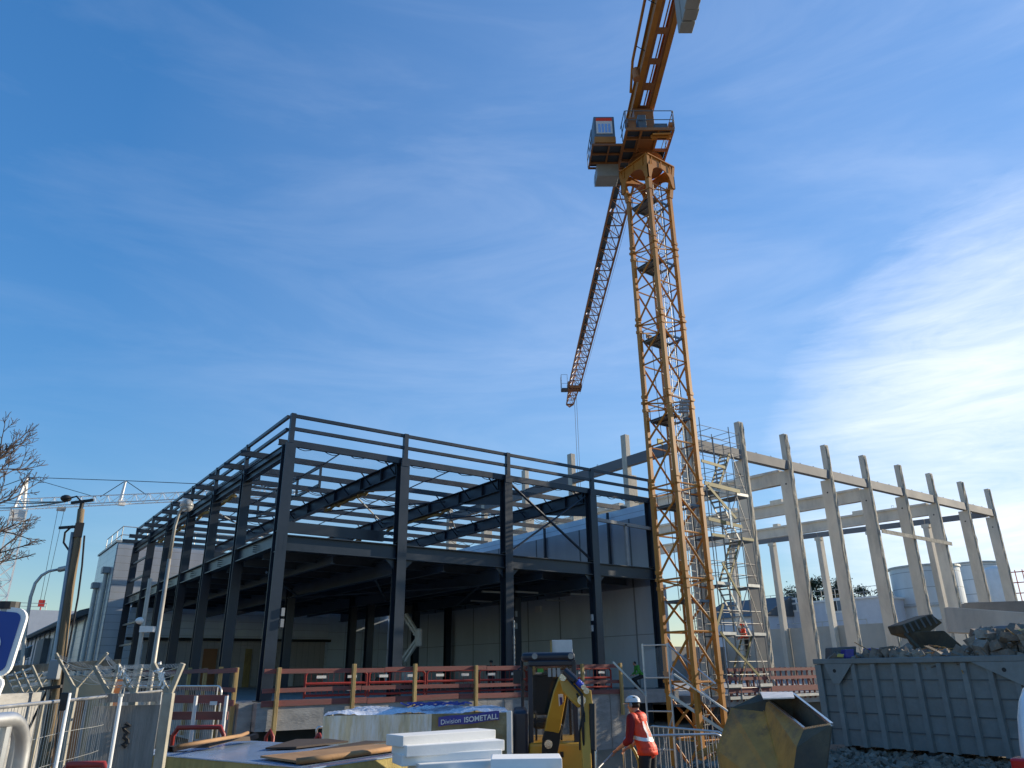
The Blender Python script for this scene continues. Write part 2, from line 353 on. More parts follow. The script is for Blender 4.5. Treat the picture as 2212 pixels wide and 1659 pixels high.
for i in range(4200):
    D = rnd.uniform(13, 25); x_ = rnd.uniform(1240, 2200); P = atD(x_, 1640, D)
    pts.append((P.x, P.y, gz(P.x, P.y)+rnd.uniform(0, .06)))
chunks('rubble_ground', pts, .03, .26, mt['rubble'], 'loose rubble and broken stone scattered over the ground before the grey skip', 'rubble', 2)
# ================================================================ steel frame building
S = mt['steel']
XF = [7.87, 12.12, 16.7, 21.15, 24.75]; YF = 23.5; YL = [23.5, 27.9, 32.0, 36.0, 40.2, 44.4, 48.8]
ZB, ZR = 1.4, 9.5
sb = thing('steel_frame_building', 'unfinished dark anthracite steel portal frame building behind the guardrail', 'building', (7.87, 23.5, 1.4))
def col(x, y, z0, z1, w=.35, h=.38, axis=(0, 1, 0), name='column'):
    mb = MB(); mb.ibeam((x, y, z0), (x, y, z1), w, h, .025, axis)
    mb.box((x, y, z0+.015), (w+.16, h+.16, .03)); return mb
for i, x in enumerate(XF):
    mb = col(x, YF, ZB, 9.3); 
    for z in (5.75, 6.4): mb.box((x, YF, z), (.27, .3, .02))
    for k in range(6):
        for s_ in (-1, 1): mb.tube((x+s_*.08, YF-.17, 5.85+k*.08), (x+s_*.08, YF-.195, 5.85+k*.08), .014, 6)
    mb.build('column', S, sb)
    mb = MB(); mb.beam((x, YF-.12, 9.3), (x, YF-.12, 10.32), .16, .16, (0, 1, 0)); mb.build('parapet_post', S, sb)
for y in YL[1:]:
    mb = MB(); mb.ibeam((7.87, y, ZB), (7.87, y, 9.2), .34, .3, .025, (0, 1, 0)); mb.build('column', S, sb)
    mb = MB(); mb.beam((7.78, y, 9.2), (7.78, y, 10.32), .14, .14, (0, 1, 0)); mb.build('parapet_post', S, sb)
# parapet rails
for z in (10.25, 9.80):
    for a, b in zip(XF[:-1], XF[1:]): MB().beam((a+.08, YF-.12, z), (b-.08, YF-.12, z), .10, .11).build('parapet_rail', S, sb)
    for a, b in zip(YL[:-1], YL[1:]): MB().beam((7.78, a+.07, z), (7.78, b-.07, z), .10, .11).build('parapet_rail', S, sb)
for a, b in zip(XF[:-1], XF[1:]): MB().beam((a+.1, YF-.02, 9.32), (b-.1, YF-.02, 9.32), .12, .22).build('eaves_beam', S, sb)
for a, b in zip(YL[:-1], YL[1:]): MB().ibeam((7.87, a+.15, 9.0), (7.87, b-.15, 9.0), .2, .26, .02).build('eaves_beam', S, sb)
# mezzanine edge beams
for a, b in zip(XF[:-1], XF[1:]): MB().ibeam((a+.15, YF, 6.05), (b-.15, YF, 6.05), .26, .5, .03).build('floor_beam', S, sb)
for a, b in zip(YL[:-1], YL[1:]):
    mb = MB(); mb.ibeam((7.87, a+.17, 6.15), (7.87, b-.17, 6.15), .26, .46, .03)
    for k in range(4): mb.tube((7.72, (a+b)/2, 6.02+k*.07), (7.86, (a+b)/2, 6.02+k*.07), .015, 6)
    mb.build('floor_beam', S, sb)
MB().beam((8.1, 24.6, 6.75), (12.0, 24.6, 6.75), .12, .36).build('trimmer_beam', S, sb)
MB().beam((7.87, 32.1, 6.7), (16.5, 32.1, 6.7), .14, .3).build('trimmer_beam', S, sb)
for x in XF[1:4]:
    for sg_ in (-1, 1): MB().prism([(x+sg_*.19, YF-.015, 5.80), (x+sg_*.19, YF-.015, 5.45), (x+sg_*.55, YF-.015, 5.80)], (0, .03, 0)).build('gusset_plate', S, sb)
    MB().box((x, YF-.2, 9.25), (.3, .012, .3)).build('end_plate', S, sb)
# small horizontals in the last left bay
for z in (2.6, 3.7, 4.8, 7.2, 8.2): MB().beam((7.84, 44.5, z), (7.84, 48.7, z), .1, .1).build('wall_rail', S, sb)
# mezzanine deck: decking sheet with joists and main beams under it
mb = MB(); mb.bb((8.05, 24.3, 6.06), (24.99, 49.4, 6.16)); mb.build('floor_deck', mt['deck'], sb)
for k in range(12):
    y = 25.4+k*2.05; MB().ibeam((8.0, y, 5.9), (24.8, y, 5.9), .14, .30, .02).build('floor_joist', mt['deck'], sb)
for x in XF[1:4]: MB().ibeam((x, 24.0, 5.6), (x, 49.2, 5.6), .26, .55, .03).build('main_floor_beam', mt['deck'], sb)
for x in (9.9, 14.2, 18.8): MB().ibeam((x, 24.0, 5.72), (x, 49.2, 5.72), .16, .3, .03).build('floor_rib', mt['deck'], sb)
for (x0, y0, x1, y1) in ((8.2, 25.5, 12.1, 33), (12.2, 25.5, 16.6, 33.4), (16.6, 26, 12.2, 34), (16.8, 25.5, 21.0, 34)):
    MB().tube((x0, y0, 5.35), (x1, y1, 5.35), .045, 6).build('floor_brace', mt['deck'], sb)
# interior columns
for (px_, X) in ((617, 12.12), (757, 16.7), (795, 16.9), (896, 21.15), (966, 24.6), (1116, 21.2), (700, 12.3)):
    P = onX(px_, 1410, X)
    if px_ == 700: continue
    col(P.x, P.y, ZB, 5.95, .34, .34).build('interior_column', S, sb)
for (px_, py_, Y_) in ((1115, 1326, 27.5), (1115, 1352, 27.5), (1279, 1334, 23.28), (1279, 1357, 23.28), (611, 1322, 23.28), (609, 1346, 23.28)):
    P = onY(px_, py_, Y_); MB().box(P, (.1, .06, .24)).build('cable_box', mt['grey'], sb)
P, Q_ = onY(1110, 1340, 23.27), onY(1112, 1460, 23.27); MB().tube((P.x, P.y, P.z), (P.x, P.y, 1.4), .03, 8).build('drain_pipe', mt['galvd'], sb)
# roof: rafters with haunches, purlins, ties
for x in XF[:4]:
    w = .26 if x > 8 else .1; h = .50 if x > 8 else .2
    mb = MB()
    mb.beam((x, YF+.15, 9.36), (x, 49.0, 9.46), w, .025); mb.beam((x, YF+.15, 9.36-h), (x, 49.0, 9.46-h), w, .025)
    mb.beam((x, YF+.15, 9.36-h/2), (x, 49.0, 9.46-h/2), .02, h-.03)
    if x > 8:
        mb.prism([(x-.012, YF+.16, 8.88), (x-.012, YF+.16, 8.30), (x-.012, YF+3.4, 8.88)], (.024, 0, 0))
        mb.beam((x, YF+.16, 8.29), (x, YF+3.4, 8.88), w, .025)
        for yy in (YF+.4, YF+1.6, YF+3.4, YF+6, YF+9, YF+12): mb.box((x, yy, 9.12), (w-.02, .02, h-.05))
    mb.build('rafter', S, sb)
PY = [24.1+2.05*k for k in range(13)]
for k, y in enumerate(PY):
    x0_ = 7.05 if k else 7.7; mb = MB(); mb.beam((x0_, y, 9.50), (25.9, y, 9.56), .015, .20); mb.beam((x0_, y+.04, 9.595), (25.9, y+.04, 9.655), .08, .015); mb.beam((x0_, y+.04, 9.405), (25.9, y+.04, 9.465), .08, .015)
    mb.build('purlin', S, sb)
    if k < 8:
        for x in XF[1:4]:
            MB().beam((x-.45, y, 9.42), (x, y, 8.95), .04, .04).build('purlin_stay', S, sb)
            MB().beam((x-2.1, y, 9.5), (x-2.0, y+2.05, 9.5), .035, .035).build('sag_bar', S, sb)
for (x0, y0, x1, y1) in ((12.1, 28.2, 16.7, 34.4), (16.7, 28.2, 12.1, 34.4), (16.7, 28.2, 21.1, 34.4), (21.1, 28.2, 16.7, 34.4), (7.9, 34.4, 12.1, 40.5), (12.1, 34.4, 7.9, 40.5), (12.1, 40.5, 16.7, 46.6), (16.7, 40.5, 12.1, 46.6)):
    MB().tube((x0, y0, 9.22), (x1, y1, 9.22), .035, 6).build('roof_tie', mt['grey'] if x0 < x1 else S, sb)
# front cross bracing in the third bay
MB().tube((16.95, YF+.02, 9.1), (21.0, YF+.02, 6.45), .055, 8).build('cross_brace', S, sb)
MB().tube((20.95, YF+.1, 9.1), (16.9, YF+.1, 6.45), .04, 8).build('cross_brace', S, sb)
# raised roof light frames beyond the first bay
for X0, y0, y1 in ((9.0, 30.2, 38.5), (11.6, 30.2, 38.5)):
    mb = MB()
    for z in (9.72, 10.55): mb.beam((X0, y0, z), (X0, y1, z), .09, .11)
    for k in range(4): y = y0+(y1-y0)*k/3; mb.beam((X0, y, 9.6), (X0, y, 10.6), .09, .09, (0, 1, 0))
    mb.build('roof_light_frame', S, sb)
for y in (30.2, 33.0, 35.7, 38.5): MB().beam((9.0, y, 10.55), (11.6, y, 10.55), .09, .09).build('roof_light_bar', S, sb)
MB().beam((21.3, YF, 8.15), (24.75, YF, 8.05), .12, .14).build('wall_rail', mt['grey'], sb)
MB().beam((23.1, YF, 6.3), (23.1, YF, 8.1), .12, .12, (0, 1, 0)).build('wall_post', mt['grey'], sb)
for y in (26.5, 31.5): MB().beam((24.9, y, 6.3), (24.9, y, 9.3), .1, .1, (0, 1, 0)).build('wall_post', S, sb)
# gutters full of sunlit netting and rolled ropes under the roof
netm = glass('netting', (.75, .76, .74), .11, .8)
def net(x0, x1, y0, y1, sag):
    mb = MB(); n_, k_ = 9, 9; i = len(mb.v)
    for a in range(n_+1):
        for b in range(k_+1):
            u, v_ = a/n_, b/k_; z = 9.35-sag*4*u*(1-u)*(.5+2*v_*(1-v_)) - .12*math.sin(u*9)*v_
            mb.v.append(V((x0+(x1-x0)*u, y0+(y1-y0)*v_, z)))
    for a in range(n_):
        for b in range(k_): mb.f.append((a*(k_+1)+b, a*(k_+1)+b+1, (a+1)*(k_+1)+b+1, (a+1)*(k_+1)+b))
    mb.build('safety_net', netm, sb, smooth=True)
    rr = random.Random(int(x0*10+y0))
    for yy in (y0, y1):
        mb = MB(); pts_ = [(x0+(x1-x0)*t/24, yy, 9.38-.16*abs(math.sin(t/24*math.pi*4))-.03*rr.random()) for t in range(25)]
        mb.path(pts_, .014, 4); mb.build('net_rope', mt['dark'], sb)
for a, b in ((8.0, 11.9), (12.3, 16.5), (16.9, 21.0), (21.3, 24.6)):
    net(a, b, 23.7, 29.8, .12); net(a, b, 30.0, 38, .15)
rr = random.Random(4)
for (x, y0, y1) in ((12.25, 24.0, 27.5), (12.25, 27.6, 31), (16.82, 28, 34), (8.1, 30, 36), (8.1, 38, 44), (16.85, 36, 40)):
    pts_ = [(x+rr.uniform(-.05, .05), y0+(y1-y0)*t/14, 8.82+rr.uniform(-.05, .06)+(.4 if y0 < 25 and t < 3 else 0)*(3-t)/3) for t in range(15)]
    MB().path(pts_, .07, 6).build('rolled_net', mt['postwood'], sb)
# strip lights under deck
for (x, y) in ((18.5, 27), (19.8, 26.4), (22.5, 26), (23.5, 29), (20.5, 31)): MB().box((x, y, 5.3), (1.2, .1, .07)).build('strip_light', mt['grey'], sb)
# ---- right hand wall between the two halls (runs away from the camera)
wl = thing('partition_wall', 'tall wall of smooth grey cladding above precast concrete panels closing the steel hall', 'wall', (25.1, 36, 1.4))
mb = MB(); mb.bb((25.0, 23.4, 1.2), (25.25, 50, 5.63)); mb.build('concrete_panel', mt['concpanel'], wl)
mb = MB()
i = len(mb.v); mb.prism([(24.98, 23.65, 5.64), (24.98, 49, 5.64), (24.98, 49, 8.8), (24.98, 23.65, 8.8)], (.14, 0, 0)); mb.build('cladding', mt['panelv'], wl)
mb = MB(); mb.prism([(25.14, 23.7, 8.83), (25.14, 48, 8.83), (25.14, 48, 9.35), (25.14, 23.7, 9.38)], (.04, 0, 0)); mb.build('upper_sheet', mt['sheet'], wl)
P = onX(1163, 1316, 24.93); MB().box(P, (.12, .45, .3)).build('wall_light', mt['white'], wl)
# ---- plinth
pl = thing('concrete_plinth', 'grey cast concrete base slab and edge wall carrying the steel frame', 'foundation', (8, 22.7, 0))
mb = MB(); mb.bb((7.4, 22.95, .9), (25.0, 50, 1.38)); mb.build('floor_slab', mt['concbase'], pl)
for a_, b_, z_ in ((7.4, 15.19, .66), (15.2, 22.0, -1.6)): MB().bb((a_, 22.6, z_), (b_, 22.94, 1.40)).build('edge_wall', mt['concbase'], pl)
mb = MB(); mb.bb((7.0, 22.96, .2), (7.39, 49, 1.39)); mb.build('side_wall', mt['concbase'], pl)
MB().bb((7.9, 24.5, -1.5), (25, 24.8, .9)).build('basement_wall', mt['deck'], pl)
for x in (15.9, 17.6, 19.4, 20.8): MB().bb((x, 22.585, -1.4), (x+.03, 22.6, 1.38)).build('joint_strip', mt['concwall'], pl)
# ---- guard rail on the plinth
def guard(name, label, p0, p1, posts, z1=2.32, low=.75, seed=1, hi=.12):
    g = thing(name, label, 'guardrail', V(p0), 'timber guardrails round the plinth'); p0 = V(p0); p1 = V(p1); rr = random.Random(seed)
    d = (p1-p0).normalized(); n_ = V((d.y, -d.x, 0))
    for t in posts:
        q = p0+d*t
        MB().beam((q.x, q.y, low), (q.x, q.y, z1+hi*rr.random()), .11, .11, tuple(n_)).build('post', mt['postwood'], g, bevel=.01)
    prev = 0
    for z, w in ((z1-.06, .13), (z1-.58, .12), (z1-.93, .16)):
        a = 0
        tot = (p1-p0).length
        while a < tot-.1:
            b = min(tot, a+rr.uniform(3.0, 4.0)); o = n_*(-.075) 
            MB().beam(p0+d*a+o+V((0, 0, z-p0.z+rr.uniform(-.03, .03))), p0+d*b+o+V((0, 0, z-p0.z+rr.uniform(-.03, .03))), .03, w).build('board', mt['redwood'], g); a = b+.02
    return g
guard('guardrail', 'long red board and yellow post guardrail along the front edge of the plinth', (7.5, 22.5, 1.4), (21.5, 22.5, 1.4), [.4, 2.73, 4.84, 7.17, 9.6, 11.9, 13.85], low=.55)
guard('guardrail', 'guardrail running back along the left side of the plinth behind the mesh fence', (6.9, 22.9, 1.4), (6.9, 36, 1.4), [.3, 1.9, 3.6, 5.6, 8, 10.5], low=.3, seed=3)
# red plastic barriers behind the rail
def pbar(loc, rz, label):
    g = thing('plastic_barrier', label, 'barrier', loc, 'red plastic barriers on the slab'); c, s_ = math.cos(rz), math.sin(rz)
    P = lambda a, z: (loc[0]+a*c, loc[1]+a*s_, loc[2]+z)
    mb = MB(); mb.path([P(0, .05), P(0, .70), P(.08, .78), P(1.9, .78), P(1.98, .70), P(1.98, .05)], .035, 6); mb.tube(P(0, .45), P(1.98, .45), .04, 6); mb.tube(P(0, .12), P(1.98, .12), .035, 6)
    for k in range(1, 11): mb.tube(P(k*.18, .12), P(k*.18, .76), .006, 4)
    mb.build('frame', mt['redplastic'], g)
    for k, z in ((.35, .64), (1.35, .64), (.35, .28), (1.35, .28)):
        mb = MB(); mb.beam(P(k, z), P(k+.3, z), .03, .08); mb.build('reflector', mt['white'], g)
names = ['standing nearest the plinth corner', 'second from the plinth corner behind the rail', 'third from the plinth corner behind the rail', 'fourth from the plinth corner behind the rail', 'fifth along, behind the rail left of the excavator', 'last one, partly behind the excavator']
for k in range(6): pbar((8.9+k*2.08, 23.0, 1.42), random.uniform(-.02, .02), 'red plastic mesh barrier with white reflectors '+names[k])
# ================================================================ concrete frame hall
cb = thing('concrete_frame_building', 'row of bare precast concrete columns and girders of the second hall, right of the crane', 'building', (26, 22, 0))
CM = mt['conc']
def ccol(x, y, z1, inner, axis, z0=0, zc=11.75):
    """slim upper part on the outer side, wide lower part reaching inwards"""
    mb = MB(); a = .34
    if axis == 'Y':
        mb.bb((x-a/2, y, z0), (x+a/2, y+.62, zc)); mb.bb((x-a/2, y, zc), (x+a/2, y+.30, z1))
    else:
        mb.bb((x, y-a/2, z0), (x+.62, y+a/2, zc)); mb.bb((x, y-a/2, zc), (x+.30, y+a/2, z1))
    o = mb.build('column', CM, cb, bevel=.012)
    rr = random.Random(int(x*7+y))
    if axis == 'Y':                                       # rough broken front strip
        mb = MB(); n_ = 40; i = len(mb.v)
        for k in range(n_+1):
            z = z0+(z1-.05-z0)*k/n_
            for t in range(4): mb.v.append(V((x-a/2+.02+(a-.04)*t/3+rr.uniform(-.012, .012), y-.012-(rr.uniform(.0, .045) if 0 < t < 3 or rr.random() < .3 else 0), z)))
        for k in range(n_):
            for t in range(3): mb.f.append((i+k*4+t, i+k*4+t+1, i+(k+1)*4+t+1, i+(k+1)*4+t))
        mb.build('chipped_face', mt['concrough'], cb)
        mb = MB(); mb.tube((x-a/2-.004, y+.3, 11.05), (x-a/2+.02, y+.3, 11.05), .05, 8); mb.build('lifting_hole', mt['dark'], cb)
CX_ = [30.17, 33.9, 37.63, 41.5, 45.46, 49.29, 53.5, 57.5]
for x in CX_: ccol(x, 22, 13.72, 1, 'Y', -.2)
ccol(26.3, 22, 13.5, 1, 'Y', -1.4)
for y in (26.2, 30.5, 34.8, 39.2, 43.5): ccol(26.0, y, 13.4 if y < 36 else 12.6, 1, 'X', 0, 11.3 if y < 36 else 10.8)
xs_ = [26.3]+CX_
gb = mt['grey'] if False else mat('cast grey beam', (.135, .145, .16), .7, 0, .15, .8, .1)
for a, b in zip(xs_[:-1], xs_[1:]):
    mb = MB(); mb.bb((a+.18, 22.02, 11.76), (b-.18, 22.32, 12.24)); 
    for t in (.3, .62): mb.path([(a+(b-a)*t, 22.15, 12.22), (a+(b-a)*t, 22.15, 12.33), (a+(b-a)*t+.07, 22.15, 12.33), (a+(b-a)*t+.07, 22.15, 12.22)], .012, 4)
    mb.build('edge_beam', gb, cb)
yl = [22.4, 26.2, 30.5, 34.8, 39.2, 43.5]
for a, b in zip(yl[:-1], yl[1:]):
    mb = MB(); mb.bb((26.02, a+.18, 11.72), (26.3, b-.18, 12.22))
    mb.path([(26.15, (a+b)/2, 12.2), (26.15, (a+b)/2, 12.32), (26.15, (a+b)/2+.07, 12.32), (26.15, (a+b)/2+.07, 12.2)], .012, 4); mb.build('edge_beam', gb, cb)
def girder(x, zt=11.86, h=.78, y1=48):
    def tilt(o):
        for v_ in o.data.vertices: v_.co.z += max(0, v_.co.y)*.018
    mb = MB(); mb.bb((x-.22, 22.64, zt-.13), (x+.22, y1, zt)); mb.bb((x-.1, 22.9, zt-h+.14), (x+.1, y1, zt-.13)); mb.bb((x-.16, 22.64, zt-h), (x+.16, y1, zt-h+.14)); mb.bb((x-.17, 22.62, zt-h), (x+.17, 23.6, zt-.02))
    tilt(mb.build('girder', CM, cb))
    rr = random.Random(int(x))
    for k in range(3):
        y = rr.uniform(25, 42); tilt(MB().bb((x-.2, y, zt-.02), (x+.2, y+rr.uniform(.4, .9), zt+.2)).build('bearing_block', CM, cb))
    for k in range(3):
        y = rr.uniform(24, 42); mb_ = MB(); mb_.path([(x, y, zt-.02), (x, y, zt+.2), (x, y+.14, zt+.2), (x, y+.14, zt-.02)], .012, 4); tilt(mb_.build('lifting_loop', mt['galvd'], cb))
for x in (33.9, 41.5, 49.3): girder(x)
for y in (26.8, 31.2, 35.7, 40.3, 44.8):
    zc_ = 11.78+(y-22)*.034; mb = MB(); mb.bb((57.3, y-.2, 0), (57.85, y+.2, zc_)); mb.build('column', CM, cb, bevel=.012)
    mb = MB(); mb.bb((57.27, y-.28, zc_-.25), (57.7, y+.28, zc_+.005)); mb.build('corbel', CM, cb)
yl = [22.5, 26.8, 31.2, 35.7, 40.3, 44.8]
for a, b in zip(yl[:-1], yl[1:]): za_, zb_ = 11.98+(a-22)*.034, 11.98+(b-22)*.034; MB().beam((57.45, a+.02, za_), (57.45, b-.02, zb_), .26, .38).build('edge_beam', gb, cb)
# timber rail tied across three columns
p = onY(1904, 1147, 21.93); q = onY(2055, 1175, 21.93)
o = MB().beam((p.x, 21.90, p.z), (q.x, 21.90, q.z), .05, .22).build('timber_batten', mt['concrough']); tag(o, 'long pale batten fixed level across the concrete columns right of centre', 'batten')
# low concrete walls at the end of that hall
ew = thing('retaining_wall', 'low grey concrete end wall seen between the bare columns', 'wall', (57.9, 34, 0))
for a, b in ((22.6, 28), (28.05, 34), (34.05, 40), (40.05, 47)): MB().bb((57.9, a, -.2), (58.15, b, 5.2)).build('wall_panel', mt['endwall'], ew)
mb = MB(); mb.bb((32, 47, -.2), (57.8, 47.3, 3.9)); o = mb.build('rear_wall', mt['concwall']); tag(o, 'long dim grey concrete wall across the back of the bare column hall', 'wall')
# ================================================================ older buildings on the left
ob = thing('clad_building', 'tall grey box building with horizontal cladding behind the steel frame', 'building', (7.0, 50, 0))
mb = MB(); mb.bb((7.06, 50.0, 0), (12.6, 57, 9.60)); mb.build('front_wall', mt['clad'], ob)
mb = MB(); mb.bb((7.0, 50.02, 0), (7.05, 56.98, 9.58)); mb.build('side_cladding', mt['cladbright'], ob)  # lighter copy of the front cladding, sky reflection put into its colour
mb = MB(); mb.bb((6.92, 49.94, 9.6), (12.7, 57.06, 9.72)); mb.build('coping', mt['galvd'], ob)
mb = MB()
for z in (10.1, 10.6): mb.path([(7.2, 50.3, z), (7.2, 56, z)], .03, 5); mb.path([(7.2, 50.3, z), (26, 50.3, z)], .03, 5)
for k in range(14): mb.tube((7.2+1.4*k, 50.3, 9.7), (7.2+1.4*k, 50.3, 10.6), .025, 5)
for k in range(4): mb.tube((7.2, 50.3+1.9*k, 9.7), (7.2, 50.3+1.9*k, 10.6), .025, 5)
mb.build('roof_railing', mt['galvd'], ob)
for y, zt in ((51.3, 7.9), (54.6, 7.3)):
    dp = MB().tube((6.86, y, .3), (6.86, y, zt), .13, 10).build('downpipe', mt['galvd'], ob)
    MB().bb((6.6, y-.35, zt), (6.98, y+.35, zt+.35)).build('hopper', mt['grey'], dp)
mb = MB(); mb.bb((12.62, 50.3, 0), (24.9, 50.6, 9.9)); mb.build('rear_block', mt['clad'], ob) if False else None
lw = thing('rear_panel_wall', 'pale grey flat sheet wall at the back of the steel hall', 'wall', (18, 49.9, 1.4))
MB().bb((8.2, 49.55, 1.38), (20.5, 49.8, 6.05)).build('cladding', mt['cladin'], lw); MB().bb((20.52, 49.55, 1.38), (24.9, 49.8, 6.05)).build('sheeting', mt['sheet'], lw)
mb = MB(); mb.bb((8.2, 49.2, 4.05), (20.6, 49.5, 4.2)); mb.build('head_beam', mt['dark'], lw)
MB().bb((9.2, 49.44, 1.38), (20.3, 49.53, 4.04)).build('block_infill', mt['block'], lw)
for x0, x1, m_ in ((12.6, 13.4, 'orange'), (15.1, 15.5, 'postwood'), (17.3, 18.3, 'paper'), (10.2, 11.0, 'paper')): MB().bb((x0, 49.36, 1.38), (x1, 49.43, 3.6 if m_ != 'paper' else 2.4)).build('infill_board', mt[m_], lw)
# long hall with arched eaves
lh = thing('long_hall', 'long low hall with pale cladding and dark curved eaves at far left', 'building', (7.1, 58, 0))
MB().bb((7.08, 57.1, 0), (30, 110, 5.9)).build('wall', mt['cladbright'], lh)
mb = MB()
prof = [(6.3, 5.7), (6.2, 5.9), (6.5, 6.15), (7.5, 6.45), (10, 6.9), (16, 7.3), (30, 7.4), (30, 5.92), (7.0, 5.92)]
mb.prism([(a, 57.2, z) for a, z in prof], (0, 53, 0)); mb.build('roof', mt['roofdark'], lh)
for k in range(12): MB().bb((6.98, 58+k*4.2, .2), (7.07, 58.22+k*4.2, 5.85)).build('wall_rib', mt['galvd'], lh)
MB().bb((6.6, 78, 2.4), (7.06, 84, 5.2)).build('louvre_box', mt['roofdark'], lh)
MB().bb((7.0, 66.5, 1.2), (7.07, 69.8, 4.0)).build('blue_panel', mt['panelblue'], lh)
mb = MB(); c_ = V((4.6, 80, 0))
mb.loft([[c_+V((1.6*math.cos(t)*s_, 1.6*math.sin(t)*s_, .6+.55*t)) for s_ in (.9, 1.0)]+[c_+V((1.6*math.cos(t)*s_, 1.6*math.sin(t)*s_, 1.5+.55*t)) for s_ in (1.0, .9)] for t in [k*.3 for k in range(20)]])
mb.tube(c_, c_+V((0, 0, 5)), .12, 8)
for k in range(14): t = k*.42; mb.beam(c_+V((0, 0, .5+.55*t)), c_+V((1.5*math.cos(t), 1.5*math.sin(t), .5+.55*t)), .4, .05)
o = mb.build('spiral_stair', mt['galvd']); tag(o, 'grey steel spiral stair beside the long pale hall', 'stair')
mb = MB(); mb.bb((-4, 112, 0), (30, 130, 9.8)); o = thing('distant_hall', 'plain pale flat roofed block far behind the long hall', 'building', (10, 112, 0)); mb.build('wall', mt['site'], o)
mb = MB(); mb.path([(4, 112.2, 9.8), (4, 112.2, 10.6), (9, 112.2, 10.6), (9, 112.2, 9.8)], .04, 4); mb.tube((4, 112.2, 10.2), (9, 112.2, 10.2), .04, 4); mb.build('roof_railing', mt['galvd'], o)
mb = MB(); mb.bb((1.0, 111.9, 7.2), (3.2, 112, 7.9)); mb.build('vent', mt['dark'], o)
# hut
ht = thing('small_hut', 'small beige rendered hut with stained flat roof fascia and tan door', 'hut', (2.62, 16.8, 0))
q1 = atD(248, 1424, 22); q2 = atD(-30, 1442, 22); dv = (q2-q1); dv.z = 0; hl = dv.length; dv.normalize(); nv = V((dv.y, -dv.x, 0))
if nv.dot(q1) > 0: nv = -nv
R3_ = Matrix((dv, nv, V((0, 0, 1)))).transposed(); zr1, zr2 = q1.z, q2.z
def HB(a0, a1, n0, n1, z0, z1, nm, m_, **k):
    c = V((q1.x, q1.y, 0))+dv*(a0+a1)/2+nv*(n0+n1)/2+V((0, 0, (z0+z1)/2)); return MB().box(c, (a1-a0, abs(n1-n0), z1-z0), 0, R3_).build(nm, m_, ht, **k)
def hp(a, n_, z): return V((q1.x, q1.y, 0))+dv*a+nv*n_+V((0, 0, z))
HB(.0, hl, -3.5, 0, 0, zr2-.2, 'wall', mt['beige'])
MB().hexa([hp(-.12, .18, zr1-.2), hp(hl+.1, .18, zr2-.2), hp(hl+.1, -3.7, zr2-.2), hp(-.12, -3.7, zr1-.2)], [hp(-.12, .18, zr1), hp(hl+.1, .18, zr2), hp(hl+.1, -3.7, zr2), hp(-.12, -3.7, zr1)]).build('roof', mt['stain'], ht, bevel=.01)
HB(.5, 1.2, .001, .03, .1, 1.62, 'door', mt['orange'])
HB(.42, .49, .001, .05, .05, 1.7, 'door_frame', mt['grey']); HB(1.21, 1.28, .001, .05, .05, 1.7, 'door_frame', mt['grey']); HB(.5, 1.2, .001, .05, 1.63, 1.7, 'door_lintel', mt['grey'])
HB(1.4, 1.75, .001, .03, .1, 1.6, 'grey_door', mt['grey']); HB(2.5, 2.72, .001, .03, 1.4, 2.05, 'shutter', mt['grey']); HB(-.05, .0, -3.3, .0, .2, zr2-.25, 'end_board', mt['board']); HB(-.3, -.06, -.6, -.5, .2, zr2-.3, 'side_board', mt['orange'])
# ================================================================ background right
def cabin(P, ux, n_, label):
    pass
sc_ = thing('site_cabins', 'white two storey block of site cabins with small windows behind the columns', 'building', (72, 40, 0))
X = 75.0
a = onX(1880, 1292, X); b = onX(1672, 1300, X)
y0, y1 = onX(1900, 1300, X).y, b.y+1.5
MB().bb((X, y0, 0), (X+6, y1, a.z)).build('wall', mt['site'], sc_)
MB().bb((X-.15, y0-.2, a.z), (X+6.2, y1+.2, a.z+.18)).build('roof', mt['white'], sc_)
MB().bb((X-.05, y0, a.z-3.1), (X, y1, a.z-2.8)).build('floor_band', mt['grey'], sc_)
for px_ in (1702, 1806):
    P = onX(px_, 1308, X); f = MB().bb((X-.06, P.y-1.25, P.z-.75), (X-.005, P.y+1.25, P.z+.75)).build('window', mt['white'], sc_)
    MB().bb((X-.09, P.y-.1, P.z-.55), (X-.062, P.y+1.05, P.z+.55)).build('pane', mt['dark'], f); MB().bb((X-.09, P.y-1.05, P.z-.55), (X-.062, P.y-.2, P.z+.55)).build('pane', mt['bluegrey'], f)
mb = MB()
for z in (.5, 1.0): mb.tube((X+.2, y0, a.z+.18+z), (X+.2, y1, a.z+.18+z), .035, 4)
k = y0
while k < y1: mb.tube((X+.2, k, a.z+.1), (X+.2, k, a.z+1.2), .035, 4); k += 1.6
mb.build('roof_railing', mt['galvd'], sc_)
mb = MB(); zz = onX(1750, 1345, X-3).z
for z in (zz, zz-.5): mb.tube((X-3, y0, z), (X-3, y1, z), .05, 4)
k = y0
while k < y1: mb.tube((X-3, k, 0), (X-3, k, zz+.05), .04, 4); k += 2.4
o = mb.build('walkway_railing', mt['galvd']); tag(o, 'steel walkway railing in front of the white site cabins', 'railing')
lb = thing('low_roof_building', 'low dark roofed building seen through the scaffold tower', 'building', (60, 62, 0))
P = onX(1600, 1300, 70); ya, yb = onX(1648, 1300, 70).y, onX(1500, 1300, 70).y; MB().bb((70, ya, 0), (80, yb, P.z-1.6)).build('wall', mt['site'], lb)
mb = MB(); mb.prism([(69.6, ya-.2, P.z-1.6), (80.4, ya-.2, P.z-1.6), (75, ya-.2, P.z+.6)], (0, yb-ya, 0)); mb.build('roof', mt['roofdark'], lb)
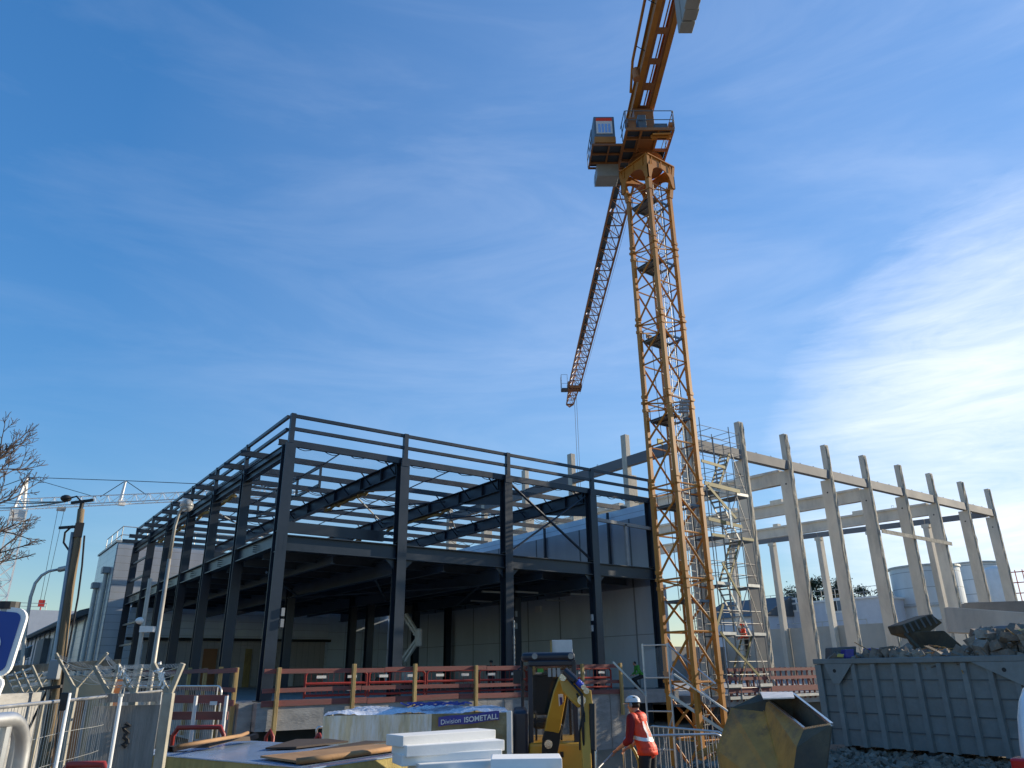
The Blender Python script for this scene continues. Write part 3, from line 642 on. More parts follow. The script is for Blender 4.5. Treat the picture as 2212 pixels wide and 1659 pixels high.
def tank(px0, px1, ytop, D, label, dark=False):
    a = atD(px0, ytop, D); b = atD(px1, ytop, D); c = (a+b)/2; r = (a-b).length/2
    t = thing('storage_tank', label, 'tank', (c.x, c.y, 0), 'round steel tanks behind the column hall')
    MB().lathe((c.x, c.y, 0), [(r, 0), (r, a.z), (r*.98, a.z+.02)], 48).build('shell', mt['tank'], t, smooth=False)
    mb = MB()
    for z in (a.z, a.z*.66, a.z*.33): mb.lathe((c.x, c.y, z-.12), [(r+.02, 0), (r+.12, 0), (r+.12, .2), (r+.02, .2)], 48)
    mb.build('ring', mt['galvd'], t)
tank(1920, 2074, 1232, 92, 'larger ribbed steel storage tank, the left one behind the columns')
tank(2048, 2160, 1223, 104, 'ribbed steel storage tank on the right, nearer the frame edge')
P = atD(2150, 1226, 90); t = thing('white_silo', 'slim cream silo with red railed platform at far right', 'silo', (P.x, P.y, 0))
MB().lathe((P.x, P.y, 0), [(1.1, 0), (1.1, P.z-.3), (.9, P.z), (.2, P.z+.15)], 20).build('shell', mt['white'], t, smooth=True)
mb = MB()
for z in (P.z-2.6, P.z-1.6, P.z-.6): mb.tube((P.x, P.y-1, z), (P.x+.6, P.y-3.4, z), .06, 4)
for k in range(5): mb.tube((P.x+.15*k, P.y-1-.6*k, 0), (P.x+.15*k, P.y-1-.6*k, P.z-.4), .05, 4)
mb.build('platform_frame', mt['redpaint'], t)
# precast beams lying behind the skip
def slab(pts, th, label, name='precast_beam', m_='conc'):
    o = MB().prism(pts, th).build(name, mt[m_], None, bevel=.02); return tag(o, label, 'beam')
D_ = 34
slab([atD(2045, 1311, D_), atD(2260, 1326, D_-3), atD(2260, 1376, D_-3), atD(2052, 1366, D_)], (.5, .35, 0), 'pale precast concrete beam lying behind the debris at far right')
o = slab([atD(2085, 1302, 52), atD(2260, 1296, 50), atD(2260, 1330, 50), atD(2085, 1322, 52)], (.8, .6, 0), 'dark grey concrete upstand band behind the pale beam', 'concrete_upstand', 'concwall')

hs_ = thing('hall_floor_slab', 'raised concrete floor edge under the bare columns right of the scaffold', 'foundation', (26, 21, 0))
MB().bb((25.4, 20.95, .72), (58.4, 47, 1.1)).build('slab', mt['concbase'], hs_)
MB().bb((25.6, 21.9, -1.4), (58.2, 22.1, .72)).build('void_shade_wall', mt['deck'], hs_)  # dark sheet standing in for the shaded void under the slab
fr = thing('slab_edge_rail', 'faded red timber edge rail with leaning props on the slab right of the scaffold', 'guardrail', (27, 20.9, 1.1), 'timber guardrails round the plinth')
for z, h in ((2.08, .12), (1.75, .13), (1.32, .22)): MB().bb((25.6, 20.84, z-h/2), (40, 20.88, z+h/2)).build('board', mt['redwood'], fr)
rr = random.Random(8)
for k in range(26):
    x = 25.8+k*.38; MB().beam((x, 20.92, .9), (x, 20.92, 2.16), .05, .07, (0, 1, 0)).build('post', mt['redwood'], fr)
    MB().tube((x+.1, 20.98, 1.12), (x+.1+rr.uniform(.1, .35), 21.3, 1.7), .03, 5).build('prop', mt['galvd'] if k % 3 else mt['redwood'], fr)
MB().bb((25.6, 20.8, .98), (40, 20.94, 1.09)).build('edge_channel', mt['galvd'], fr)
o = thing('vent_box', 'pale flat box standing on the slab above the excavator roof', 'box', (0, 0, 0))
a, b = atD(1191, 1383, 30.2), atD(1235, 1383, 30.2); c = (a+b)/2; o.location = (c.x, c.y, 1.4)
MB().box((c.x, c.y, (a.z+1.4)/2), ((b-a).length, .5, a.z-1.4), YAW-1.57).build('casing', mt['white'], o, bevel=.02)
a = atD(1190, 1383, 29.8); MB().box((a.x, a.y, (a.z+1.4)/2), (.07, .07, a.z-1.4), YAW-1.57).build('corner_trim', mt['postwood'], o)
# ================================================================ tower crane
K = mt['crane']; J = mt['jib']; BG = mt['bluegrey']
MX, MY, HS = 20.27, 17.9, .60
tc_ = thing('tower_crane', 'tall yellow lattice tower crane rising in front of both halls', 'crane', (MX, MY, -1.5))
legs = [(MX-HS, MY-HS), (MX+HS, MY-HS), (MX+HS, MY+HS), (MX-HS, MY+HS)]      # near, right, back, left
near, right, back, left = legs
zj = [1.78+3.27*k for k in range(-1, 7)]
def P3(l, z): return V((l[0], l[1], z))
for k in range(7):
    z0 = zj[k]; z1 = zj[k+1] if k < 6 else 21.0
    if k == 6: z1 = 21.0
    mb = MB()
    for l in legs:
        mb.beam(P3(l, z0), P3(l, z1), .15, .15, (1, 0, 0))
        mb.box((l[0], l[1], z1-.0), (.22, .22, .10)); mb.box((l[0], l[1], z1-.3), (.19, .19, .12)); mb.box((l[0], l[1], z0+.25), (.19, .19, .12))
        for s_ in (-1, 1): mb.tube((l[0]+s_*.12, l[1], z1-.12), (l[0]+s_*.12, l[1], z1+.12), .025, 6)
    sec = mb.build('mast_section', K, tc_)
    h = (z1-z0)/2; mb = MB()
    for (a, b) in ((near, left), (near, right), (left, back), (right, back)):
        for i in range(2):
            za = z1-i*h
            mb.tube(P3(a, za-(.02 if i == 0 else .1)), P3(b, za-(.02 if i == 0 else .1)), .032, 6)
            mb.tube(P3(a, za-.35*(1-i)-.12), P3(b, za-h+.12), .042, 6)
        if i: mb.tube(P3(a, z1-.35), P3(b, z1-.02), .03, 6)
    mb.build('lattice', K, sec)
    zp = z1-.75                                            # half floor with frame
    mb = MB()
    q = [V((MX-HS+.12, MY-HS+.05, zp)), V((MX+HS-.1, MY-HS+.05, zp)), V((MX+HS-.1, MY+HS-.1, zp)), V((MX-HS+.12, MY+HS-.1, zp))]
    for i in range(4): mb.beam(q[i]+V((0, 0, .004*(i % 2))), q[(i+1) % 4]+V((0, 0, .004*(i % 2))), .05-.004*(i % 2), .08)
    mb.beam((MX-.1, MY-HS, zp), (MX-.1, MY+HS, zp), .05, .06)
    mb.box((MX-.33, MY, zp+.03), (.46, 2*HS-.1, .012)); mb.box((MX+.22, MY+.3, zp+.03), (.6, .5, .012))
    mb.path([q[0]+V((0, 0, 0)), q[0]+V((0, 0, .5)), q[3]+V((0, 0, .5)), q[3]], .014, 5)
    mb.build('platform', BG, sec)
    lx, ly = (MX+.18, MY-.28) if k % 2 else (MX+.30, MY-.18); mb = MB()
    for s_ in (-.18, .18): mb.tube((lx+s_, ly, z0-.3), (lx+s_, ly, z1+.4), .018, 5)
    for j in range(12): mb.tube((lx-.18, ly, z0+j*.28), (lx+.18, ly, z0+j*.28), .012, 4)
    for j in range(5):
        z = z0+.7+j*.6; pts_ = [(lx+.24*math.cos(t), ly+.26+.26*math.sin(t)-.0, z) for t in [math.pi*(-.15+1.3*u/7) for u in range(8)]]; mb.path(pts_, .012, 4)
    for t in (0, .5, 1): mb.tube((lx+.24*math.cos(math.pi*t), ly+.26+.26*math.sin(math.pi*t), z0+.7), (lx+.24*math.cos(math.pi*t), ly+.26+.26*math.sin(math.pi*t), z0+3.1), .010, 4)
    mb.build('ladder', mt['galvd'], sec)
# power cable inside the mast
mb = MB(); mb.path([(MX+.38+.04*math.sin(k), MY-.35, 21.5-k*.8) for k in range(28)], .02, 5); mb.build('power_cable', mt['dark'], tc_)
mb = MB(); mb.path([(MX-.3, MY+.3-.02*k, 14.4-k*.8) for k in range(14)], .012, 5); mb.build('hanging_cable', mt['dark'], tc_)
# floodlights on the mast
fl = onY(1478, 868, MY-HS-.1); mb = MB()
for j in range(4): mb.box(fl+V((-.04*j, -.02, -j*.14)), (.36, .12, .08), -.7)
mb.path([fl+V((-.2, .1, .12)), fl+V((.22, .05, .12)), fl+V((.2, .1, -.5)), fl+V((-.1, .12, -.6))], .02, 5); mb.build('floodlight', mt['grey'], tc_)
MB().box((MX-HS+.2, MY+HS-.4, 10.0), (.28, .05, .2)).build('warning_flag', mt['hose'], tc_)
MB().box((MX-HS+.2, MY+HS-.3, 14.3), (.3, .05, .18)).build('cable_box', J, tc_)
# base frame
mb = MB()
for l in legs: mb.box((l[0], l[1], -1.4), (.5, .5, .25))
mb.build('base_foot', mt['concwall'], tc_)
for k in range(3): MB().beam((MX+.6+.3*k, MY-1.4, .1+.2*k), (MX-1.3, MY-1.2+.1*k, -.9+.3*k), .16, .16).build('base_strut', mt['rust'], tc_)
# ---- pedestal head: flared box with arched openings
hp = .80; z0, z1 = 21.0, 22.15; mb = MB()
for (sx, sy) in ((0, -1), (-1, 0), (0, 1), (1, 0)):
    def Q(a, z, f=0): 
        r_ = hp-f
        return V((MX+(a if sy else sx*r_), MY+(a if sx else sy*r_), z))
    n_ = 10
    for i in range(n_):                                   # arch: solid above a curve
        a0, a1 = -hp+2*hp*i/n_, -hp+2*hp*(i+1)/n_
        f_ = lambda a: z0+.15+.62*math.sqrt(max(0, 1-(a/(hp*.78))**2)) if abs(a) < hp*.78 else z0+.05
        mb.hexa([Q(a0, f_(a0)), Q(a1, f_(a1)), Q(a1, f_(a1), .04), Q(a0, f_(a0), .04)], [Q(a0, z1), Q(a1, z1), Q(a1, z1, .04), Q(a0, z1, .04)])
    mb.beam(Q(-hp, z1), Q(hp, z1), .14, .05); 
    for a in (-.55, 0, .55): mb.beam(Q(a, z1-.4, -.03), Q(a, z1, -.03), .05, .02, (sx, sy, .01))
for l in legs: mb.hexa([P3(l, 20.6)+V((dx, dy, 0)) for dx, dy in ((-.1, -.1), (.1, -.1), (.1, .1), (-.1, .1))], [V((MX+(l[0]-MX)*1.29+dx, MY+(l[1]-MY)*1.29+dy, z1-.01)) for dx, dy in ((-.07, -.07), (.07, -.07), (.07, .07), (-.07, .07))])
mb.build('pedestal', K, tc_)
MB().lathe((MX, MY, 22.15), [(.72, 0), (.72, .16), (.60, .18), (.60, .36), (.74, .38), (.74, .45)], 28).build('slewing_ring', J, tc_)
# ---- slewing frame and jib system in the jib's own axes
AZ = math.radians(54.85); e = V((math.cos(AZ), math.sin(AZ), 0)); n = V((math.sin(AZ), -math.cos(AZ), 0)); O = V((20.14, 17.99, 0))
def G(a, b, z): return O + e*a + n*b + V((0, 0, z))
mb = MB()
def fbox(mb, a0, a1, b0, b1, za, zb): return mb.hexa([G(a0, b0, za), G(a1, b0, za), G(a1, b1, za), G(a0, b1, za)], [G(a0, b0, zb), G(a1, b0, zb), G(a1, b1, zb), G(a0, b1, zb)])
for b in (-.95, -.35, .35, .95): mb.beam(G(-2.0, b, 22.66), G(.55, b, 22.66), .08, .14)
for a in (-2.0, -1.45, -.7, 0, .55): mb.beam(G(a+.004, -.984, 22.663), G(a+.004, .984, 22.663), .076, .128)
mb.build('slewing_frame', J, tc_)
mb = MB(); fbox(mb, -1.95, -1.5, -.9, .35, 22.72, 22.74); fbox(mb, -1.4, .5, -.9, -.4, 22.72, 22.74); fbox(mb, -.65, .5, -.3, .9, 22.72, 22.74); fbox(mb, -1.95, -1.5, .4, .9, 22.72, 22.74); fbox(mb, -1.4, -.8, -.3, .1, 22.72, 22.74); mb.build('deck_plate', mt['deck'], tc_)
mb = MB(); mb.path([G(-1.9, .1, 22.5), G(-1.9, .85, 22.52)], .05, 6); mb.path([G(-1.75, .05, 22.5), G(-1.75, .9, 22.5)], .06, 6); mb.tube(G(-1.6, .2, 22.5), G(-1.6, .2, 22.8), .09, 8); mb.tube(G(-1.6, .8, 22.5), G(-1.6, .8, 22.8), .09, 8); mb.build('slewing_motor', K, tc_)
mb = MB()
for z in (23.15, 23.6):
    mb.path([G(.5, 1.0, z), G(-1.95, 1.0, z), G(-2.0, .95, z), G(-2.0, -.95, z), G(-1.95, -1.0, z), G(-.9, -1.0, z)], .018, 5)
for a in (-2, -1.2, -.4, .4):
    mb.tube(G(a, 1.0, 22.7), G(a, 1.0, 23.6), .018, 5)
    if a < -.5: mb.tube(G(a, -1.0, 22.7), G(a, -1.0, 23.6), .018, 5)
for b in (-.95, .95): mb.tube(G(-2, b, 22.7), G(-2, b, 23.6), .018, 5)
mb.build('deck_railing', BG, tc_)
mb = MB(); fbox(mb, -1.95, -1.5, -.45, -.12, 22.75, 23.45); fbox(mb, -1.9, -1.3, .2, .75, 22.75, 23.05); mb.build('control_cabinet', BG, tc_, bevel=.02)
mb = MB(); fbox(mb, -1.9, -1.5, -.85, -.55, 22.75, 23.35); mb.tube(G(-1.9, .8, 22.95), G(-1.9, 1.0, 22.95), .12, 8); mb.tube(G(-1.7, -.95, 23.1), G(-1.7, -.5, 23.1), .12, 8); mb.build('winch_motor', J, tc_)
mb = MB(); fbox(mb, -1.3, .5, -.45, .38, 22.7, 24.35); mb.build('tower_head', J, tc_, bevel=.03)
# operator cab hanging on the left of the frame, on its own little balcony
mb = MB()
for b in (-2.25, -1.55, -1.0): mb.beam(G(-1.1, b, 22.62), G(.45, b, 22.62), .06, .10)
for a in (-1.1, -.5, .1, .45): mb.beam(G(a, -2.274, 22.623), G(a, -.95, 22.623), .056, .088)
for a, b in ((-.8, -1.9), ): pass
mb.build('cab_balcony', J, tc_)
mb = MB(); fbox(mb, -1.05, .4, -2.2, -1.0, 22.68, 22.70); mb.build('balcony_plate', mt['deck'], tc_)
mb = MB()
for z in (23.0, 23.4): mb.path([G(-.6, -2.28, z), G(-1.1, -2.28, z)][::-1]+[G(.45, -2.28, z)], .016, 5)
for a in (-1.1, -.6, -.1, .45): mb.tube(G(a, -2.28, 22.62), G(a, -2.28, 23.4), .016, 5)
mb.build('balcony_railing', BG, tc_)
cabz = 22.72; mb = MB()
fbox(mb, -1.12, .1, -2.15, -1.28, cabz+.30, cabz+1.35); mb.build('equipment_house', BG, tc_, bevel=.02)
mb = MB(); fbox(mb, -1.14, .1, -2.16, -1.27, cabz, cabz+.29); mb.build('house_base', K, tc_)
mb = MB(); fbox(mb, -1.15, -1.125, -2.06, -1.38, cabz+.45, cabz+1.1); bd = mb.build('notice_board', mt['paper'], tc_)
mb = MB(); fbox(mb, -1.16, -1.126, -2.06, -1.38, cabz+1.1, cabz+1.25); mb.build('orange_header', mt['orangevest'], bd)
mb = MB()
for k in range(4): fbox(mb, -1.155, -1.151, -1.98+.14*k, -1.88+.14*k, cabz+.5, cabz+.95)
mb.build('blue_columns', mt['panelblue'], bd)
mb = MB(); prof = [(.1, 21.55), (.1, 22.6), (1.0, 22.6), (1.05, 22.1), (.9, 21.75)]
i = 0
mb.prism([G(a-.2, -1.95, z) for a, z in [(.35, 22.0), (.3, 22.6), (1.15, 22.6), (1.3, 22.35), (1.2, 22.05)]], n*.95); mb.build('operator_cab', mt['grey'], tc_, bevel=.03)
mb = MB(); mb.prism([G(a-.2, -1.97, z) for a, z in [(.95, 22.08), (.9, 22.5), (1.2, 22.5), (1.34, 22.33), (1.23, 22.06)]], n*.99); mb.build('cab_window', mt['glass'], tc_)
# ---- counter jib: plated girder with oval holes, flanges and walkway
hw = .37; zb, zt = 24.45, 25.2; L1, L0 = -13.5, -1.0
mb = MB()
for b in (-hw, hw): mb.beam(G(L1, b, zb+.02), G(.6, b, zb+.02), .20, .05); mb.beam(G(L1, b, zt), G(.6, b, zt), .20, .05); mb.beam(G(L1, b, (zb+zt)/2), G(.6, b, (zb+zt)/2), .03, zt-zb)
mb.build('counter_jib_girder', K, tc_)
mb = MB(); a = -1.5                                        # bottom plate with slots left open
segs = [(-1.3, -2.2), (-2.6, -3.6), (-3.9, -5.1), (-5.4, -6.8), (-7.2, -8.2)]
edges = [.6]+[q for s_ in segs for q in s_]+[L1]
for j in range(0, len(edges), 2): fbox(mb, edges[j+1], edges[j], -hw+.1, hw-.1, zb+.03, zb+.06)
for (s0, s1) in segs:
    fbox(mb, s1, s0, -hw+.1, -.15, zb+.03, zb+.06); fbox(mb, s1, s0, .17, hw-.1, zb+.03, zb+.06)
    fbox(mb, s1, s0, -.02, .03, zb+.03, zb+.06)
mb.build('bottom_plate', J, tc_)
mb = MB(); mb.path([G(L1, -hw-.45, zb+.6), G(-3.2, -hw-.38, zb+.6), G(-2.0, -hw-.30, zb+.1)], .055, 6); mb.build('side_chord', K, tc_)
mb = MB(); mb.tube(G(L1, -hw-.22, zb+.45), G(-2.2, -hw-.2, zb+.3), .012, 4)
for k in range(4): mb.tube(G(-4-2.2*k, -hw, zb+.3), G(-4-2.2*k, -hw-.4, zb+.6), .016, 4)
mb.build('stay_rope', mt['dark'], tc_)
mb = MB(); mb.lathe(G(-2.9, -hw-.2, zb-.05), [(.16, 0), (.16, .5)], 12); mb.build('rope_drum', mt['orange'], tc_)
bw = onZ(1469, 73, 22.35); ab = (bw-O).dot(e)
for k in range(7):
    a1 = ab-.5*k; mb = MB(); fbox(mb, a1-.47, a1, -.02+.03*math.sin(k*2.3), .46+.03*math.sin(k*2.3), 22.35+.04*(k % 2), 25.0); mb.build('counterweight', mt['ballast'], tc_, bevel=.03)
# ---- front jib, triangular lattice, tapering at the tip
Lj = (onZ(1232, 874, 24.5)-O).dot(e); 
Ltr = (onZ(1240, 835, 24.5)-O).dot(e)
def jw(a): return .48 if a < Ltr else .42-.12*(a-Ltr)/(Lj-Ltr)
def jh(a): return 1.05-.35*a/Lj
for k in range(6):
    a0 = .6+(Lj-.6)*k/6; a1 = .6+(Lj-.6)*(k+1)/6; mb = MB()
    for s_ in (-1, 1): mb.beam(G(a0, s_*jw(a0), 24.5), G(a1, s_*jw(a1), 24.5), .10, .10)
    mb.tube(G(a0, 0, 24.5+jh(a0)), G(a1, 0, 24.5+jh(a1)), .055, 6)
    js = mb.build('jib_section', J, tc_); mb = MB(); st = 5; d = (a1-a0)/st
    for i in range(st):
        x0, xm, x1 = a0+i*d, a0+(i+.5)*d, a0+(i+1)*d
        mb.beam(G(x0, -jw(x0), 24.5), G(x0, jw(x0), 24.5), .05, .05)
        mb.tube(G(x0, -jw(x0), 24.5), G(x1, jw(x1), 24.5), .018, 5)
        for s_ in (-1, 1):
            mb.tube(G(x0, s_*jw(x0), 24.5), G(xm, 0, 24.5+jh(xm)), .028, 5); mb.tube(G(xm, 0, 24.5+jh(xm)), G(x1, s_*jw(x1), 24.5), .028, 5)
    mb.build('lattice', J, js)
    if k < 4:
        mb = MB(); fbox(mb, a0, a1-.3, -.42, -.17, 24.55, 24.57); mb.build('walkway', mt['deck'], js)
mb = MB(); mb.tube(G(.6, .05, 24.42), G(Ltr, .05, 24.36), .012, 4); mb.tube(G(.6, -.06, 24.42), G(Lj, -.06, 24.4), .012, 4); mb.tube(G(1.0, .62, 24.5), G(Lj-3, .62, 24.4), .012, 4); mb.build('hoist_rope', mt['galvd'], tc_)
mb = MB(); mb.path([G(Lj, -.3, 24.5), G(Lj+.35, 0, 24.4), G(Lj, .3, 24.5)], .06, 6); mb.beam(G(Lj, -.32, 24.5), G(Lj, .32, 24.5), .1, .16); mb.build('jib_tip', J, tc_)
tr = MB(); fbox(tr, Ltr-.6, Ltr+.5, -.58, -.46, 24.2, 24.75); fbox(tr, Ltr-.6, Ltr+.5, .46, .58, 24.2, 24.75); fbox(tr, Ltr-.6, Ltr-.45, -.58, .58, 24.2, 24.4); fbox(tr, Ltr+.35, Ltr+.5, -.58, .58, 24.2, 24.4); fbox(tr, Ltr-.1, Ltr+.1, -.5, .5, 24.2, 24.35)
tro = tr.build('trolley', J, tc_)
mb = MB(); fbox(mb, Ltr-.5, Ltr+.3, -1.12, -.6, 24.1, 24.2); mb.build('basket_floor', mt['deck'], tro)
mb = MB()
for k in range(7): mb.path([G(Ltr-.5, -1.12, 24.2+.2*k), G(Ltr+.2, -1.12, 24.2+.2*k)], .014, 4)
for a in (-.5, .2): mb.tube(G(Ltr+a, -1.12, 24.1), G(Ltr+a, -1.12, 25.4), .018, 4)
for z in (24.6, 25.4): mb.tube(G(Ltr-.5, -1.12, z), G(Ltr-.5, -.62, z), .014, 4)
mb.tube(G(Ltr-.5, -.62, 24.1), G(Ltr-.5, -.62, 25.4), .018, 4)
mb.build('basket_rail', BG, tro)
mb = MB()
for s_ in (-.09, .09): mb.tube(G(Ltr+1.9, .25+s_, 24.3), G(Ltr+1.9, .25+s_, 5), .016, 4)
mb.build('lifting_rope', mt['dark'], tc_)
# ================================================================ distant white crane
dc = atD(42, 1098, 120); DZ = dc.z
wc = thing('distant_crane', 'thin white tower crane with long jib and tie ropes far away at left', 'crane', (dc.x, dc.y, 0))
WM = mt['white']; h = .9
mb = MB(); lg = [(dc.x+a, dc.y+b) for a, b in ((-h, -h), (h, -h), (h, h), (-h, h))]
for l in lg: mb.beam((l[0], l[1], 0), (l[0], l[1], DZ), .14, .14, (1, 0, 0))
k = 0.
while k < DZ-2:
    for i in range(4): a, b = lg[i], lg[(i+1) % 4]; mb.tube((a[0], a[1], k), (b[0], b[1], k+2), .05, 4); mb.tube((b[0], b[1], k), (a[0], a[1], k+2), .05, 4); mb.tube((a[0], a[1], k+2), (b[0], b[1], k+2), .05, 4)
    k += 2
mb.build('mast', WM, wc)
ap = atD(59, 1031, 120); tipp = onZ(640, 1068, DZ); jd = V((tipp.x-dc.x, tipp.y-dc.y, 0)).normalized(); jl = (tipp-dc).length; jn = V((-jd.y, jd.x, 0))
mb = MB()
for s_ in (-1, 1): mb.tube(V((dc.x, dc.y, DZ))+jn*s_*.8, V((ap.x, ap.y, ap.z)), .2, 5)
for k in range(6): z = DZ+(ap.z-DZ)*k/6; mb.tube(V((dc.x, dc.y, z))+jn*.7*(1-k/6), V((dc.x, dc.y, z+.8))-jn*.7*(1-k/6), .08, 4)
mb.build('tower_peak', WM, wc)
mb = MB(); c0 = V((dc.x, dc.y, DZ)); cj = c0-jd*14
for s_ in (-1, 1): mb.tube(cj+jn*s_*.7, c0+jd*jl+jn*s_*.6, .08, 5)
mb.tube(c0+V((0, 0, 1.3)), c0+jd*jl+V((0, 0, .9)), .08, 5)
k = 0
while k < jl:
    for s_ in (-1, 1): mb.tube(c0+jd*k+jn*s_*.6, c0+jd*(k+1)+V((0, 0, 1.1)), .04, 4); mb.tube(c0+jd*(k+1)+V((0, 0, 1.2)), c0+jd*(k+2)+jn*s_*.6, .04, 4)
    k += 2
mb.build('jib', WM, wc)
kp = onZ(241, 1080, DZ); tk = (kp-c0).dot(jd); kq = c0+jd*tk; kt = V((kq.x, kq.y, atD(257, 1037, math.hypot(kq.x, kq.y)).z)); apv = V((ap.x, ap.y, ap.z))
mb = MB(); mb.tube(kq-jd*.3, kt, .22, 6, .14); mb.box(kq, (.8, .8, .6)); mb.build('king_post', WM, wc)
mb = MB()
for a, b in ((apv, kt), (apv, c0+jd*tk*.74+V((0, 0, 1))), (kt, c0+jd*tk*.78+V((0, 0, 1))), (kt, c0+jd*tk*1.22+V((0, 0, 1))), (kt, c0+jd*jl*.95+V((0, 0, 1))), (apv, cj)): mb.tube(a, b, .05, 4)
mb.build('tie_rope', mt['dark'], wc)
mb = MB(); tp = c0+jd*tk*.42; mb.box(tp-V((0, 0, .4)), (1.0, 1.0, .4)); mb.build('trolley', mt['grey'], wc); MB().box(c0-V((0, 0, 1.0)), (1.6, 1.6, 1.3)).build('cab', mt['white'], wc)
hk = atD(54, 1297, 112); mb = MB()
for s_ in (-.5, .5): mb.tube(tp+jd*s_, V((tp.x, tp.y, hk.z))+jd*s_*.5, .035, 4)
mb.build('rope', mt['dark'], wc)
mb = MB(); q = V((tp.x, tp.y, hk.z)); mb.box(q, (.7, .4, .8)); mb.tube(q-V((0, 0, .4)), q-V((0, 0, 1.4)), .08, 6); mb.build('hook_block', mt['redpaint'], wc)
# ================================================================ scaffold stair tower
sc2 = thing('scaffold_stair', 'tall tube scaffold stair tower with yellow boards between the crane and the concrete columns', 'scaffold', (27, 20.4, -1))
A = mt['alu']
def stub(x, y): return (x, y)
XL_, XR_ = onY(1520, 1000, 20.8).x, onY(1604, 1000, 20.8).x; 
sx = [XL_, XL_+.8, XR_-.75, XR_]; sy = [20.8, 21.8]; sxm = (XL_+XR_)/2
mb = MB(); r_ = random.Random(2)
for x in sx:
    for y in sy: mb.tube((x, y, -1.4), (x, y, 12.2+r_.uniform(-.3, .6)), .022, 6)
for x in (sx[1], sxm, sx[2]): mb.tube((x, 21.3, -1.4), (x, 21.3, 10), .020, 6)
mb.build('standard', A, sc2)
mb = MB()
for k in range(7):
    z = -.6+2.0*k
    for zz in (z, z+.5, z+1.0):
        for y in sy: mb.tube((sx[0], y, zz), (sx[-1], y, zz), .014, 5)
        for x in sx: mb.tube((x, sy[0], zz), (x, sy[1], zz), .014, 5)
mb.build('ledger', A, sc2)
mb = MB()
for k in range(6):
    z = -.6+2.0*k; mb.tube((sx[0], sy[1], z), (sx[1], sy[1], z+2), .02, 5); mb.tube((sx[-1], sy[0], z), (sx[-2], sy[0], z+2), .02, 5); mb.tube((sx[1], sy[0], z), (sx[2], sy[0], z+2), .02, 5)
mb.build('diagonal', A, sc2)
for k in range(6):
    z = -.6+2.0*k
    st = MB(); xa, xb = (sx[1], sx[2]) if k % 2 else (sx[2], sx[1])
    for y in (20.9, 21.4): st.beam((xa, y, z), (xb, y, z+2.0), .03, .09)
    so_ = st.build('stair_flight', mt['limeyellow'] if k % 2 else mt['galvd'], sc2); st = MB()
    for j in range(9): f_ = (j+.5)/9; st.box((xa+(xb-xa)*f_, 21.15, z+2*f_), (.2, .46, .035))
    st.build('tread', mt['galvd'], so_)
    for a_, b_ in ((sx[0], sx[1]), (sx[2], sx[3])):
        MB().bb((a_, 20.8, z-.04), (b_, 21.8, z+.01)).build('deck_board', mt['deck'], sc2)
        MB().bb((a_, 20.75, z+.02), (b_+.05, 20.78, z+.14)).build('toe_board', mt['limeyellow'] if k % 4 == 0 else mt['galvd'], sc2)
for a_, b_, h_ in ((onY(1515, 995, 20.7), onY(1566, 1010, 20.7), .13), (onY(1522, 1043, 20.7), onY(1598, 1062, 20.7), .17), (onY(1528, 1048, 20.7), onY(1590, 1120, 20.7), .13), (onY(1530, 1120, 20.7), onY(1603, 1138, 20.7), .15), (onY(1560, 1215, 20.7), onY(1600, 1290, 20.7), .10), (onY(1562, 1305, 20.7), onY(1545, 1365, 20.7), .12), (onY(1555, 1365, 20.7), onY(1640, 1460, 20.6), .10)): MB().beam(a_, b_, .04, h_).build('yellow_board', mt['limeyellow'], sc2)
P = onY(1578, 1120, 20.6); MB().box(P, (.13, .05, .8)).build('steel_panel', mt['wornsteel'], sc2)  # narrow upright panel in bare steel
# aluminium stair beside the excavator
a2 = thing('stair_scaffold', 'small aluminium stair scaffold with mesh sides standing left of the crane mast', 'scaffold', (19, 20.6, -1.4))
p0 = atD(1388, 1400, 26.4); p1 = atD(1441, 1388, 26.2); q0 = V((p0.x, p0.y, 0)); q1 = V((p1.x, p1.y, 0)); bk = V((.9, .9, 0))
mb = MB()
for q in (q0, q1, q0+bk, q1+bk): mb.tube((q.x, q.y, -1.4), (q.x, q.y, 2.95), .035, 6)
for z in (-.2, .9, 1.9, 2.9):
    for a, b in ((q0, q1), (q0, q0+bk), (q1, q1+bk)): mb.tube(a+V((0, 0, z)), b+V((0, 0, z)), .025, 5)
mb.tube(q0+V((0, 0, -1.2)), q1+V((0, 0, .8)), .025, 5); mb.tube(q1+V((0, 0, 2.9)), q1+V((1.0, -1.0, 1.7)), .03, 5); mb.tube(q1+V((0, 0, 2.3)), q1+V((1.0, -1.0, 1.1)), .02, 5)
mb.build('frame', mt['galv'], a2)
mb = MB(); mb.beam(q0+V((-1.1, .3, 2.4)), q0+V((0, 0, 1.35)), .05, .06); mb.beam(q1+V((-.1, 0, 1.4)), q1+V((1.2, -1, .3)), .05, .09); mb.beam(q1+V((.2, 0, 2.0)), q1+V((1.2, -1.2, .9)), .5, .05); mb.build('stair_stringer', mt['galv'], a2)
mb = MB(); mb.quad(q0+V((0, 0, 1.9)), q1+V((0, 0, 1.9)), q1+V((0, 0, 2.9)), q0+V((0, 0, 2.7))); mb.build('mesh_side', netm, a2)
